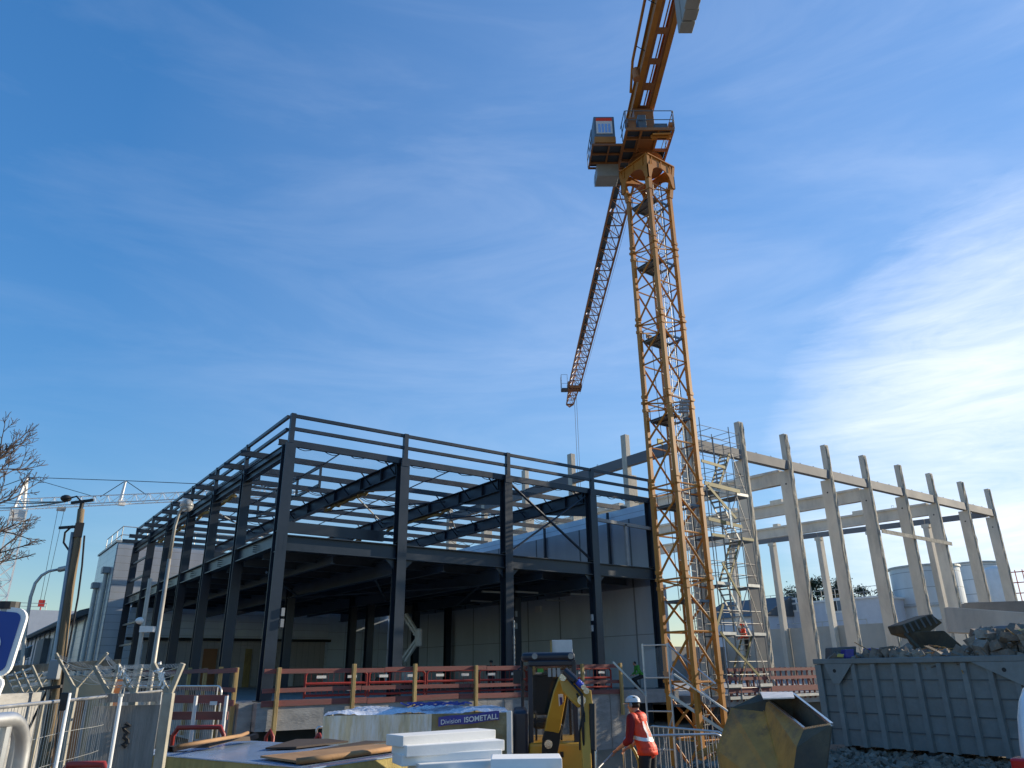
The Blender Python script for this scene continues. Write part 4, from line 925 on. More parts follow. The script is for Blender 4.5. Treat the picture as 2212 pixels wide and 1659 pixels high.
# ================================================================ boom lift inside the hall
bl = thing('boom_lift', 'white articulated boom lift parked inside the steel hall', 'boom lift', (17, 33, 1.4))
X_ = 17.6
def B(x, y): return onX(x, y, X_)
mb = MB()
for dx in (0, 9): mb.beam(B(868+dx, 1325), B(899+dx*.7, 1372), .10, .12); 
for dx in (0, 10): mb.beam(B(902+dx*.6, 1378), B(866+dx, 1428), .10, .12)
for k in range(4): mb.tube(B(869+9*k*.9, 1335+12*k), B(877+8*k*.9, 1331+12*k), .04, 5)
mb.build('boom', mt['white'], bl)
c_ = B(904, 1377); mb = MB(); mb.box(c_, (.22, .42, .8), 0); mb.build('knuckle', mt['white'], bl, bevel=.08)
c_ = B(868, 1440); MB().box((c_.x, c_.y, 1.95), (1.1, 1.3, .9)).build('turret', mt['white'], bl, bevel=.08)
MB().box((c_.x, c_.y, 1.62), (1.5, 1.9, .25)).build('chassis', mt['dark'], bl, bevel=.05)
for a in (-.7, .7):
    for b in (-.85, .85): MB().tube((c_.x+a-.12, c_.y+b, 1.68), (c_.x+a+.12, c_.y+b, 1.68), .28, 14).build('wheel', mt['dark'], bl)
P = B(872, 1318); MB().box(P, (.5, .7, .35)).build('platform', mt['dark'], bl)
# ================================================================ poles and lamps
pt, pb = atD(176, 1100, 13), atD(100, 1650, 13); dr = (pt-pb); pb2 = pb+dr*(-pb.z/dr.z)
wp = thing('wooden_pole', 'leaning wooden pole strapped to a grey steel tube with cables at its top', 'pole', pb2)
dr.normalize(); Lp = (pt-pb2).length
mb = MB(); mb.path([pb2+dr*Lp*k/8+V((.008*math.sin(k*2), .008*math.cos(k*3), 0)) for k in range(9)], .072, 12, .048); mb.build('timber_shaft', mt['polewood'], wp, smooth=True)
off = -r0*.095-V((fw.x, fw.y, 0))*.02
mb = MB(); mb.path([pb2+off*1.15, pt+off*.75-dr*.35], .030, 10); mb.build('steel_tube', mt['galvd'], wp, smooth=True)
mb = MB(); mb.tube(pt-dr*.1-r0*.02, pt+dr*.12, .03, 8); mb.beam(pt+dr*.1-r0*.17, pt+dr*.14+r0*.17, .03, .04); mb.beam(pt-dr*.28-r0*.3, pt-dr*.26+r0*.02, .03, .04); mb.build('bracket', mt['dark'], wp)
mb = MB(); mb.box(pt-dr*.32, (.11, .11, .22)); mb.path([pt-dr*.25-r0*.1, pt-dr*.35-r0*.2, pt-dr*.5-r0*.2, pt-dr*.62-r0*.1], .015, 5); mb.path([pt+dr*.17-r0*.2, pt+dr*.2-r0*.1, pt+dr*.1], .012, 5); mb.build('cable_clamp', mt['dark'], wp); MB().sphere(pt+dr*.17-r0*.26, .06, 12, 7, (1.3, 1.3, .9)).build('cable_joint', mt['dark'], wp, smooth=True)
mb = MB(); mb.path([pt+r0*.1-dr*(.4+k*.45)+r0*(.03*math.sin(k)) for k in range(12)], .014, 5); q = pb2+dr*1.2
mb.path([pb2+dr*2.1-r0*.1, pb2+dr*1.6-r0*.28, pb2+dr*1.0-r0*.5, pb2+dr*.2-r0*.75], .018, 5); mb.build('cable', mt['dark'], wp)
b0 = pb2+dr*2.28-V((fw.x, fw.y, 0))*.12; mb = MB(); mb.box(b0, (.15, .10, .27), YAW-math.pi/2); mb.build('junction_box', mt['grey'], wp, bevel=.02)
mb = MB(); mb.beam(b0-V((0, 0, .25))-r0*.14, b0-V((0, 0, .22))+r0*.14, .05, .04); mb.build('steel_strap', mt['dark'], wp)
mb = MB(); s0 = pt-r0*.26+dr*.12
for (x, y, s_) in ((-60, 1069, .25), (-60, 1075, .3), (-60, 1091, .35)):
    T_ = atD(x, y, 22); mb.path([s0+(T_-s0)*k/10-V((0, 0, s_*4*.25*(k/10)*(1-k/10))) for k in range(11)], .011, 4)
o = mb.build('overhead_wire', mt['dark']); tag(o, 'black overhead wires running left from the top of the wooden pole', 'wire')
# tall lamp
pt, pb = atD(378, 1093, 14), atD(324, 1482, 14)
tl = thing('street_lamp', 'tall pale street lamp with clear round lantern before the steel frame', 'street lamp', (pb.x, pb.y, 0))
hd = r0
mb = MB(); top = V((pb.x, pb.y, pt.z)); mb.tube((pb.x, pb.y, 0), top-V((0, 0, .9)), .056, 14, .030); mb.path([top-V((0, 0, .9)), top-V((0, 0, .35))+hd*.01, top-V((0, 0, .1))+hd*.05, top+V((0, 0, .0))+hd*.12, top+hd*.2+V((0, 0, .02))], .029, 10, .02); mb.build('pole', mt['lamppost'], tl, smooth=True)
mb = MB(); c_ = top+hd*.16; mb.lathe(c_+V((0, 0, .0)), [(.115, -.01), (.11, .03), (.09, .08), (.05, .11), (.01, .12)], 20); mb.build('hood', mt['lamp'], tl, smooth=True)
mb = MB(); mb.lathe(c_, [(.01, -.10), (.06, -.09), (.10, -.05), (.11, -.01)], 20); mb.build('globe', mt['lamp'], tl, smooth=True)
MB().box(c_+V((0, 0, -.03)), (.12, .07, .03), YAW-1.57).build('lamp_unit', mt['grey'], tl)
# curved lamp
D_ = 26; ptz = lambda x, y: atD(x, y, D_)
base = ptz(48, 1440); cl_ = thing('street_lamp', 'curved grey street lamp left of the wooden pole', 'street lamp', (base.x, base.y, 0))
mb = MB(); mb.path([V((base.x, base.y, 0)), ptz(48, 1430), ptz(56, 1350), ptz(66, 1290), ptz(76, 1260), ptz(90, 1243), ptz(106, 1234), ptz(126, 1230)], .055, 12, .035); mb.build('pole', mt['galvd'], cl_, smooth=True)
mb = MB(); a, b = ptz(124, 1231), ptz(147, 1226); mb.beam(a, b, .3, .12); o = mb.build('lamp_head', mt['galvd'], cl_, bevel=.04)
mb = MB(); mb.beam(ptz(128, 1232.5), ptz(144, 1229), .22, .08); mb.build('lens', mt['lamp'], o)
# twin floodlight on thin post
fp = atD(309, 1350, 21); fl_ = thing('floodlight_post', 'thin galvanised post with small white twin floodlights near the left end of the frame', 'floodlight', (fp.x, fp.y, 0))
MB().tube((fp.x, fp.y, 0), (fp.x, fp.y, fp.z+1.1), .05, 8).build('post', mt['galvd'], fl_)
mb = MB(); mb.sphere(fp-r0*.08+V((0, 0, .1)), .12, 10, 6, (1, 1, .7)); mb.box(fp+r0*.06-V((0, 0, .1)), (.2, .14, .14), YAW-1.57); mb.box(fp+r0*.22-V((0, 0, .1)), (.14, .14, .13), YAW-1.57); mb.build('lamp', mt['white'], fl_)
# ================================================================ trees
def branch(mb, p, d, r, l, depth, rr, twmin=.0032):
    n_ = 4; pts_ = [p]; q = V(p); dd = V(d)
    for i in range(n_):
        dd = (dd+V((rr.uniform(-.16, .16), rr.uniform(-.16, .16), rr.uniform(-.10, .16)))).normalized(); q = q+dd*l/n_; pts_.append(V(q))
        if depth > 0 and i >= 1:
            for _ in range(1 if depth > 1 else 2):
                ax = V((rr.uniform(-1, 1), rr.uniform(-1, 1), rr.uniform(-.7, 1))).normalized(); nd_ = (dd*.75+ax*.75).normalized()
                branch(mb, q, nd_, r*.5, l*rr.uniform(.42, .62), depth-1, rr)
    mb.path(pts_, max(twmin, r), 5 if r > .02 else 3, max(twmin, r*.45))
    if depth > 0: branch(mb, q, dd, r*.5, l*.5, depth-1, rr)
tb = atD(-420, 1400, 10.5)
tree = thing('bare_tree', 'leafless tree reaching in from the left edge with fine twigs', 'tree', (tb.x, tb.y, 0))
mb = MB(); mb.path([(tb.x, tb.y, 0), (tb.x+.1, tb.y, 2), (tb.x, tb.y+.1, 4.2), (tb.x-.1, tb.y, 7.0)], .22, 10, .07); mb.build('trunk', mt['bark'], tree, smooth=True)
rr = random.Random(12)
for (x0, y0, x1, y1, D) in ((-90, 1090, 75, 955, 10), (-110, 1120, 82, 1045, 9.8), (-100, 1190, 60, 1118, 10.2), (-100, 1270, 70, 1172, 10), (-90, 1150, 40, 990, 10.6), (-100, 1060, 40, 925, 10.8), (-110, 1290, 35, 1215, 10.4), (-60, 1010, 30, 960, 9.9), (-100, 1230, 20, 1150, 9.7)):
    a, b = atD(x0, y0, D), atD(x1, y1, D); mb = MB(); branch(mb, a, (b-a).normalized(), .022, (b-a).length*.62, 3, rr); mb.tube((tb.x, tb.y, a.z-.4), a, .05, 6, .03); mb.build('branch', mt['bark'], tree)
def leaftree(px0, ytop, D, w, h, label, seed):
    rr = random.Random(seed); P = atD(px0, ytop, D); t = thing('pine_tree', label, 'tree', (P.x, P.y, 0), 'dark trees beyond the site cabins')
    MB().path([(P.x, P.y, 0), (P.x+.2, P.y, P.z*.5), (P.x, P.y, P.z-.4)], .3, 8, .08).build('trunk', mt['bark'], t)
    mb = MB(); cl = [V((P.x+rr.uniform(-w, w), P.y+rr.uniform(-w, w), P.z-h*rr.random()**.8)) for _ in range(16)]
    for c in cl:
        R_ = rr.uniform(.5, 1.1)
        for _ in range(420):
            g = V((rr.gauss(0, .5), rr.gauss(0, .5), rr.gauss(0, .35)))*R_; q = c+g; a = V((rr.uniform(-1, 1), rr.uniform(-1, 1), rr.uniform(-1, 1))).normalized()*rr.uniform(.15, .38); b = a.orthogonal().normalized()*rr.uniform(.05, .13)
            mb.quad(q-b, q+a*.5, q+b, q-a*.5)
    mb.build('crown', mt['pine'], t)
leaftree(1760, 1256, 95, 2.2, 5, 'dark evergreen crown above the cabins, left of the thin rear column', 1)
leaftree(1806, 1264, 97, 1.6, 4, 'small dark evergreen crown behind the third wide column', 2)
leaftree(1864, 1268, 95, 1.9, 4, 'dark ragged evergreen crown above the cabins, the rightmost one', 3)
leaftree(1728, 1276, 98, 1.4, 3, 'low dark evergreen crown above the cabins, the leftmost one', 4)
# ================================================================ foreground
f0 = V((fw.x, fw.y, 0)).normalized(); FR = Matrix((r0, f0, V((0, 0, 1)))).transposed()      # local x right, y away, z up
def xy(p, z=0): return V((p.x, p.y, z))
# ---- stack of insulated panels
ZT = 1.35; cs = [onZ(350, 1617, ZT), onZ(676, 1657, ZT), onZ(921, 1622, ZT), onZ(600, 1592, ZT)]
ux = (cs[2]-cs[1]); ux.z = 0; w_ = ux.length; ux.normalize(); uy = V((-ux.y, ux.x, 0)); ly_ = 3.15; o_ = cs[1]
def pan(a0, a1, b0, b1, z0, z1, mb=None):
    mb = mb or MB(); c = lambda a, b, z: xy(o_)+ux*a+uy*b+V((0, 0, z))
    return mb.hexa([c(a0, b0, z0), c(a1, b0, z0), c(a1, b1, z0), c(a0, b1, z0)], [c(a0, b0, z1), c(a1, b0, z1), c(a1, b1, z1), c(a0, b1, z1)])
lev = ['topmost of the stack, with boards on it', 'second from the top of the stack', 'third from the top of the stack', 'lowest of the stack on the timber bearers']
for k in range(4):
    zt_ = ZT-.21*k; s_ = .03*((k*7) % 3-1)
    t = thing('insulated_panel', 'yellow mineral wool panel with pale skins tinted by reflected sky, '+lev[k], 'panel', xy(o_, zt_-.2), 'insulated panels stacked in front')
    pan(s_, w_+s_, s_, ly_, zt_-.195, zt_-.012).build('core', mt['wool'], t); pan(s_-.01, w_+s_+.01, s_-.01, ly_+.01, zt_-.011, zt_).build('top_skin', mt['panelblue'], t); pan(s_-.01, w_+s_+.01, s_-.01, ly_+.01, zt_-.206, zt_-.196).build('bottom_skin', mt['panelblue'], t)
for k, nm in enumerate(('nearest', 'middle', 'farthest')):
    o = pan(0, w_, .2+1.3*k, .35+1.3*k, 0, ZT-.85).build('timber_bearer', mt['postwood']); tag(o, nm+' timber bearer block under the stack of yellow edged panels', 'bearer', 'bearers under the panel stack')
def sheet(pts, th, m_, name, label, cat):                     # bent sheet lying on the stack
    o = MB().prism(pts, (0, 0, th)).build(name, m_); return tag(o, label, cat)
sheet([onZ(562, 1637, ZT+.02), onZ(656, 1650, ZT+.02), onZ(886, 1617, ZT+.02), onZ(883, 1609, ZT+.02), onZ(800, 1612, ZT+.02)], .02, mt['board'], 'tan_board', 'tan hardboard sheet on the right part of the panel stack', 'board')
o = MB().path([onZ(640, 1645, ZT+.06), onZ(700, 1638, ZT+.075), onZ(800, 1624, ZT+.07), onZ(887, 1611, ZT+.07)], .028, 8).build('timber_batten', mt['board'], smooth=True); tag(o, 'thin tan batten along the front edge of the tan board', 'batten')
sheet([onZ(573, 1619, ZT+.015), onZ(640, 1617, ZT+.015), onZ(752, 1604, ZT+.015), onZ(706, 1599, ZT+.015), onZ(640, 1600, ZT+.015)], .02, mt['darkboard'], 'dark_board', 'dark brown board lying flat in the middle of the panel stack', 'board')
sheet([onZ(700, 1618, ZT+.012), onZ(660, 1626, ZT+.012), onZ(840, 1603, ZT+.012), onZ(790, 1602, ZT+.012)], .012, mt['darkboard'], 'dark_strip', 'narrow dark strip beside the tan board on the panel stack', 'board')
mb = MB(); a = onZ(345, 1625, ZT-.1); b = onZ(365, 1612, ZT+.06); c = onZ(440, 1604, ZT+.08); d = onZ(530, 1590, ZT+.08); g = onZ(535, 1597, ZT+.02); h = onZ(440, 1610, ZT+.02); i_ = onZ(366, 1618, ZT+.02)
mb.loft([[p, p+V((0, .02, -.06)), p+V((.03, -.14, -.05)), p+V((.02, -.12, .0))] for p in (a-V((0, 0, .25)), a, b, (b+c)/2+V((0, 0, .02)), c, (c+d)/2+V((0, 0, .03)), d, d+V((.1, -.02, .03)))]); o = mb.build('cardboard_strip', mt['darkboard']); tag(o, 'crumpled dark brown strip draped over the left back corner of the panel stack', 'cardboard')
o = MB().path([onZ(385, 1612, ZT+.12), onZ(450, 1601, ZT+.13), onZ(520, 1589, ZT+.12), onZ(535, 1583, ZT+.13)], .022, 8).build('timber_batten', mt['board'], smooth=True); tag(o, 'light brown stick lying on the crumpled dark strip at the stack back', 'batten')
# ---- wrapped stack
A_, B_ = atD(699.7, 1532, 12), atD(1104, 1529, 12); ws = thing('wrapped_stack', 'big pallet stack wrapped in glistening clear film with blue printed tape', 'wrapped stack', xy((A_+B_)/2))
dx = (B_-A_); dx.z = 0; WL = dx.length; dx.normalize(); dy = V((-dx.y, dx.x, 0)); ZW = 1.66
rr = random.Random(3)
def wp_(a, b, z): return xy(A_)+dx*a+dy*b+V((0, 0, z))
nx, ny = 44, 14; mb = MB()
for j in range(ny+1):
    for i in range(nx+1):
        u, v_ = i/nx, j/ny; ed = min(u, 1-u, v_, 1-v_); z = ZW-.05*(1-min(1, ed*8))+rr.uniform(-.012, .012)+.025*math.sin(u*17+v_*5)
        mb.v.append(wp_(WL*u, 1.3*v_, z))
for j in range(ny):
    for i in range(nx): mb.f.append((j*(nx+1)+i, j*(nx+1)+i+1, (j+1)*(nx+1)+i+1, (j+1)*(nx+1)+i))
mb.build('top_film', mt['filmtop'], ws, smooth=True)
def wall(p_of, n_, m_, name, z0, z1, zj_=8):
    mb = MB()
    for j in range(zj_+1):
        for i in range(n_+1):
            u = i/n_; k_ = rr.uniform(-.012, .012) if 0 < j < zj_ else -.004
            mb.v.append(p_of(u, k_+.02*math.sin(u*40)*(1-j/zj_))+V((0, 0, z0+(z1-z0)*j/zj_)))
    for j in range(zj_):
        for i in range(n_): mb.f.append((j*(n_+1)+i, j*(n_+1)+i+1, (j+1)*(n_+1)+i+1, (j+1)*(n_+1)+i))
    return mb.build(name, m_, ws, smooth=True)
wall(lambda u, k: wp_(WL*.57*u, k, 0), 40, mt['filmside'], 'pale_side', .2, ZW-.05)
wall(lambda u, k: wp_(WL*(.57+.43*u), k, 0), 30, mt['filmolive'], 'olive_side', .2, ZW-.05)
wall(lambda u, k: wp_(WL+k, 1.3*u, 0), 16, mt['filmside'], 'end_side', .2, ZW-.05)
wall(lambda u, k: wp_(-k, 1.3*u, 0), 16, mt['filmside'], 'end_side', .2, ZW-.05)
MB().hexa([wp_(.03, .03, .2), wp_(WL-.03, .03, .2), wp_(WL-.03, 1.27, .2), wp_(.03, 1.27, .2)], [wp_(.03, .03, ZW-.1), wp_(WL-.03, .03, ZW-.1), wp_(WL-.03, 1.27, ZW-.1), wp_(.03, 1.27, ZW-.1)]).build('core', mt['wool'], ws)
for a_, b_ in ((WL-.07, WL+.012), ): MB().hexa([wp_(a_, -.02, .2), wp_(b_, -.02, .2), wp_(b_, .06, .2), wp_(a_, .06, .2)], [wp_(a_, -.02, ZW-.03), wp_(b_, -.02, ZW-.03), wp_(b_, .06, ZW-.03), wp_(a_, .06, ZW-.03)]).build('sunlit_edge_strip', mt['foam'], ws, bevel=.015)  # pale strip added to paint the sunlit right end of the stack
for k in range(5): MB().hexa([wp_(.1+k*.62, 0, 0), wp_(.3+k*.62, 0, 0), wp_(.3+k*.62, 1.3, 0), wp_(.1+k*.62, 1.3, 0)], [wp_(.1+k*.62, 0, .19), wp_(.3+k*.62, 0, .19), wp_(.3+k*.62, 1.3, .19), wp_(.1+k*.62, 1.3, .19)]).build('pallet_block', mt['postwood'], ws)
# printed band, rising slightly to the right
ta = WL*(945-700)/404; tb_ = WL*(1077-700)/404
mb = MB(); n_ = 16; z_ = lambda u: 1.50+.07*u+.008*math.sin(u*9)
for i in range(n_+1):
    u = i/n_; a = ta+(tb_-ta)*u; o1 = -.035-.006*math.sin(u*14)
    mb.v += [wp_(a, o1, z_(u)-.062), wp_(a, o1, z_(u)+.062)]
for i in range(n_): mb.f.append((2*i, 2*i+2, 2*i+3, 2*i+1))
band = mb.build('printed_band', mt['bluetape'], ws, smooth=True)
def text(body, size, loc, xdir, zdir, m_, parent, name='lettering', ext=.002, align='LEFT', bold=0.0):
    cu = bpy.data.curves.new(name, 'FONT'); cu.body = body; cu.size = size; cu.extrude = ext; cu.offset = bold; cu.align_x = align
    ob_ = bpy.data.objects.new(name, cu); C.objects.link(ob_); bpy.context.view_layer.update()
    me = bpy.data.meshes.new_from_object(ob_); bpy.data.objects.remove(ob_)
    x_ = V(xdir).normalized(); y_ = V(zdir).normalized(); n__ = x_.cross(y_); R = Matrix((x_, y_, n__)).transposed().to_4x4(); R.translation = V(loc)-wloc(parent)
    me.transform(R); me.materials.clear(); me.materials.append(m_); o = bpy.data.objects.new(name, me); C.objects.link(o); o.parent = parent; return o
sl_ = dx*(tb_-ta)+V((0, 0, .075)); sl_.normalize()
text('Division', .092, wp_(ta+.03, -.05, z_(0)-.035), sl_, (0, 0, 1), mt['signwhite'], band)
text('ISOMETALL', .10, wp_(ta+.37, -.05, z_(.40)-.037), sl_, (0, 0, 1), mt['signwhite'], band, bold=.002)
mb = MB()
P = wp_(WL*.47, .2, ZW+.03)
for k in range(3): mb.loft([[P+dx*(t*.11-.1*k)+V((0, 0, .05*abs(math.sin(t*1.1+k))))+dy*(.15*k+s_*.05)+V((0, 0, .01*s_)) for s_ in (0, 1, 2, 1.2)] for t in range(9)])
o = mb.build('plastic_scrap', mt['bag']); tag(o, 'crumpled blue plastic film lying on top of the wrapped stack', 'plastic film')
# ---- foam boards
def fboard(xa, xb, yt, th, dep, D, label, skew_=14):
    a = atD(xa, yt, D); z = a.z; b = onZ(xb, yt-skew_, z); d = (b-a); d.z = 0; L_ = d.length; d.normalize(); n_ = V((-d.y, d.x, 0)); t = MB()
    t.hexa([xy(a, z-th), xy(b, z-th), xy(b, z-th)+n_*dep, xy(a, z-th)+n_*dep], [xy(a, z), xy(b, z), xy(b, z)+n_*dep, xy(a, z)+n_*dep]); o = t.build('foam_board', mt['foam'], bevel=.008); tag(o, label, 'foam board', 'white foam boards in front'); return z-th
D9 = 8.6
fboard(870, 1071, 1590, .105, .35, 8.3, 'topmost white foam board in the stack before the film wrapped stack')
fboard(878, 1090, 1611, .105, .42, 8.25, 'second white foam board from the top of its stack', 13)
fboard(868, 1085, 1631, .105, .38, 8.29, 'third white foam board down, partly behind the long low board', 12)
fboard(905, 1094, 1651, .105, .44, 8.22, 'lowest white foam board of the stack, cut by the picture edge', 11)
z5b = atD(1060, 1640, 8.0).z-.12; y6 = 1640
while atD(950, y6, 7.85).z > z5b-.002: y6 += .25
fboard(1060, 1214, 1640, .12, .45, 8.0, 'loose white foam board lying lower at the right of its stack', 2)
fboard(955, 1190, y6, .11, .62, 7.85, 'wide white foam board under the loose one at the bottom edge', 1)
zA = atD(905, 1651, 8.22).z-.107; zB = atD(955, y6, 7.85).z-.112
for nm_, (xa_, xb_, d0_, d1_, zt_c) in (('tall', (900, 1075, 8.72, 9.5, zA)), ('lower', (975, 1170, 7.9, 8.4, zB))):
    a, b = atD(xa_, 1700, d0_), atD(xb_, 1700, d0_); L_ = (xy(b)-xy(a)).length; d = (xy(b)-xy(a)).normalized(); n_ = V((-d.y, d.x, 0)); dp_ = d1_-d0_
    t = thing('timber_crate', nm_+' slatted brown timber crate carrying the white foam boards, below the picture edge', 'crate', xy(a))
    for k in range(5): z_a = .06+(zt_c-.06)*k/5; MB().hexa([xy(a, z_a), xy(b, z_a), xy(b, z_a)+n_*dp_, xy(a, z_a)+n_*dp_], [xy(a, z_a+zt_c/5-.03), xy(b, z_a+zt_c/5-.03), xy(b, z_a+zt_c/5-.03)+n_*dp_, xy(a, z_a+zt_c/5-.03)+n_*dp_]).build('slat', mt['polewood'], t, bevel=.006)
    MB().hexa([xy(a, 0)+d*.03+n_*.03, xy(b, 0)-d*.03+n_*.03, xy(b, 0)-d*.03+n_*(dp_-.03), xy(a, 0)+d*.03+n_*(dp_-.03)], [xy(a, zt_c)+d*.03+n_*.03, xy(b, zt_c)-d*.03+n_*.03, xy(b, zt_c)-d*.03+n_*(dp_-.03), xy(a, zt_c)+d*.03+n_*(dp_-.03)]).build('inner_box', mt['board'], t)
# ---- mini excavator
DE = 12.5
def X(px_, py_, d=0): return atD(px_, py_, DE+d)
ex = thing('mini_excavator', 'yellow mini excavator with dark cab facing the camera, boom folded', 'excavator', xy(X(1195, 1600, .6)))
def ez(py_): return X(1190, py_).z
def ebox(x0, x1, y0, y1, d0, d1, name, m_, parent=None, bevel=.02):
    a, b = X(x0, 1500), X(x1, 1500); w__ = (b-a).dot(r0); z0, z1 = ez(y1), ez(y0); c = (a+b)/2; c = V((c.x, c.y, (z0+z1)/2))+f0*((d0+d1)/2)
    return MB().box(c, (w__, d1-d0, z1-z0), 0, FR).build(name, m_, parent or ex, bevel=bevel)
ebox(1128, 1245, 1409, 1428, -.05, 1.45, 'cab_roof', mt['navy'], bevel=.05)
roofb = ebox(1142, 1240, 1426, 1439, -.04, .05, 'roof_visor', mt['navy'])
for px_ in (1155, 1233):
    P = X(px_, 1417.5, -.1); MB().tube(P, P+f0*.07, .045, 14).build('work_lamp', mt['lamp'], ex)
for (x0, x1, d) in ((1141, 1151, 0), (1237, 1247, 0), (1126, 1131, .9), (1128, 1134, 1.35), (1240, 1246, 1.35)): ebox(x0, x1, 1425, 1606, d, d+.08, 'cab_pillar', mt['navy'], bevel=.01)
ebox(1150, 1238, 1440, 1602, .02, .03, 'windscreen', mt['glass'], bevel=0)
ebox(1129, 1130, 1435, 1600, .1, 1.3, 'side_window', mt['glass'], bevel=0)
ebox(1244, 1245, 1435, 1540, .1, 1.3, 'side_window', mt['glass'], bevel=0)
ebox(1134, 1240, 1436, 1520, 1.38, 1.39, 'rear_window', mt['glass'], bevel=0)
mb = MB(); cseat = X(1180, 1500, .75); mb.box(cseat+V((0, 0, .0)), (.46, .14, .62), 0, FR); mb.box(cseat+V((0, 0, -.42))-f0*.2, (.48, .5, .14), 0, FR); mb.build('seat', mt['dark'], ex, bevel=.05)
for px_ in (1158, 1212):
    P = X(px_, 1560, .35); MB().tube(P-V((0, 0, .35)), P+V((0, 0, .1)), .018, 6).build('control_lever', mt['dark'], ex)
ebox(1162, 1175, 1444, 1452, .0, .015, 'green_sticker', mt['green'], bevel=0)
for a in range(3): ebox(1185+a*10, 1192+a*10, 1443, 1462, .004, .016, 'grille', mt['grey'], bevel=0)
ebox(1140, 1256, 1604, 1680, -.12, 1.5, 'body', mt['cat'], bevel=.04)
ebox(1205, 1212, 1622, 1634, -.14, -.115, 'hatch', mt['dark'], bevel=0); ebox(1178, 1200, 1618, 1640, -.15, -.115, 'service_cover', mt['cat'], bevel=.01)
ebox(1108, 1140, 1532, 1640, -.2, 1.0, 'side_tank', mt['navy'], bevel=.05)
P0 = xy(X(1195, 1600, .6))
for s_ in (-1, 1):
    c = P0+r0*s_*.55; rg = []
    for k in range(24):
        t = 2*math.pi*k/24; rg.append(c+f0*(.75*(1 if math.cos(t) > 0 else -1)*min(1, abs(math.cos(t))*3)+.25*math.cos(t))+V((0, 0, .28+.26*math.sin(t))))
    MB().loft([[p-r0*.15 for p in rg], [p+r0*.15 for p in rg]]).build('track', mt['dark'], ex)
MB().box(P0+V((0, 0, .62)), (.9, 1.4, .3), 0, FR).build('undercarriage', mt['cat'], ex)
# boom: up from the swing post, knee, then the stick hanging down towards the camera
def bar(pts, ws_, th, name, m_, parent=None, bevel=.015):                     # tapered plate box through points, thickness across r0
    mb = MB(); rings = []
    for i, (p, w__) in enumerate(zip(pts, ws_)):
        d = ((pts[min(i+1, len(pts)-1)]-pts[max(i-1, 0)])).normalized(); s_ = d.cross(f0); s_.normalize(); b = s_.cross(d)
        rings.append([p+s_*w__/2+b*th/2, p-s_*w__/2+b*th/2, p-s_*w__/2-b*th/2, p+s_*w__/2-b*th/2])
    return mb.loft(rings).build(name, m_, parent or ex, bevel=bevel)
bar([X(1183, 1660, -.25), X(1188, 1600, -.35), X(1199, 1545, -.6), X(1209, 1500, -.75), X(1217, 1470, -.9), X(1224, 1458, -1.0)], [.2, .22, .21, .19, .15, .09], .14, 'boom', mt['cat'])
bar([X(1217, 1464, -1.0), X(1232, 1482, -1.05), X(1250, 1502, -1.1), X(1262, 1520, -1.1)], [.12, .26, .26, .2], .16, 'boom_head', mt['cat'])
bar([X(1270, 1490, -1.1), X(1267, 1520, -1.12), X(1264, 1580, -1.2), X(1268, 1660, -1.3), X(1270, 1750, -1.3)], [.08, .16, .13, .12, .11], .12, 'stick', mt['cat'])
mb = MB(); mb.tube(X(1220, 1449, -1.15), X(1243, 1470, -1.2), .055, 10); mb.tube(X(1243, 1470, -1.2), X(1262, 1484, -1.2), .035, 8, .03); mb.build('stick_cylinder', mt['navy'], ex, smooth=False)
mb = MB(); mb.tube(X(1247, 1472, -1.22), X(1258, 1482, -1.22), .045, 10); mb.build('cylinder_sky_glint', mt['bag'], ex)  # blue collar paints the sky reflection on the cylinder
mb = MB(); mb.tube(X(1280, 1520, -1.2), X(1281, 1620, -1.25), .05, 10); mb.tube(X(1281, 1620, -1.25), X(1283, 1720, -1.3), .03, 8); mb.build('bucket_cylinder', mt['dark'], ex)
bar([X(1284, 1620, -1.2), X(1284, 1700, -1.25)], [.07, .07], .06, 'cylinder_rod', mt['wornsteel'])
for k in range(5):
    pts_ = [X(1216+3*k, 1470+3*k, -.8), X(1206+3*k, 1530+5*k, -.45), X(1186+5*k, 1600, -.4), X(1180+3*k, 1640, -.35)]; MB().path(pts_, .028, 6).build('hose', mt['dark'], ex, smooth=True)
bar([X(1199, 1560, -.5), X(1190, 1600, -.45), X(1184, 1650, -.4)], [.22, .26, .2], .1, 'boom_guard', mt['dark'])
for pts_ in ([X(1240, 1480, -1.2), X(1258, 1500, -1.3), X(1259, 1540, -1.3), X(1252, 1580, -1.25), X(1253, 1620, -1.2)], [X(1246, 1498, -1.2), X(1262, 1540, -1.28), X(1262, 1560, -1.28)]): MB().path(pts_, .014, 5).build('hose', mt['dark'], ex)
for (x_, y_, d_, r_) in ((1218, 1463, -1.0, .05), (1258, 1512, -1.15, .06), (1268, 1492, -1.2, .04), (1187, 1606, -.4, .06), (1262, 1484, -1.2, .035)):
    P = X(x_, y_, d_); MB().tube(P-r0*.02-f0*.12, P+f0*.12, r_, 12).build('pivot_pin', mt['wornsteel'], ex)
MB().path([X(1128, 1440, -.1), X(1119, 1446, -.12), X(1118, 1452, -.12)], .012, 5).build('mirror_arm', mt['dark'], ex); MB().box(X(1117, 1462, -.12), (.12, .03, .2), 0, FR).build('mirror', mt['dark'], ex, bevel=.01)
for k in range(3): MB().path([X(1222+4*k, 1462+4*k, -1.08), X(1236+3*k, 1478+3*k, -1.24), X(1256+2*k, 1500+3*k, -1.28), X(1257+2*k, 1560, -1.28), X(1262, 1640, -1.3)], .011, 5).build('hose', mt['dark'], ex, smooth=True)
lb_ = bar([X(1211, 1500, -.85), X(1213, 1529, -.72)], [.07, .07], .012, 'decal', mt['signwhite'], bevel=0)
bar([X(1211.3, 1507, -.86), X(1212.6, 1522, -.75)], [.035, .035], .014, 'decal_mark', mt['bluetape'], lb_, bevel=0)
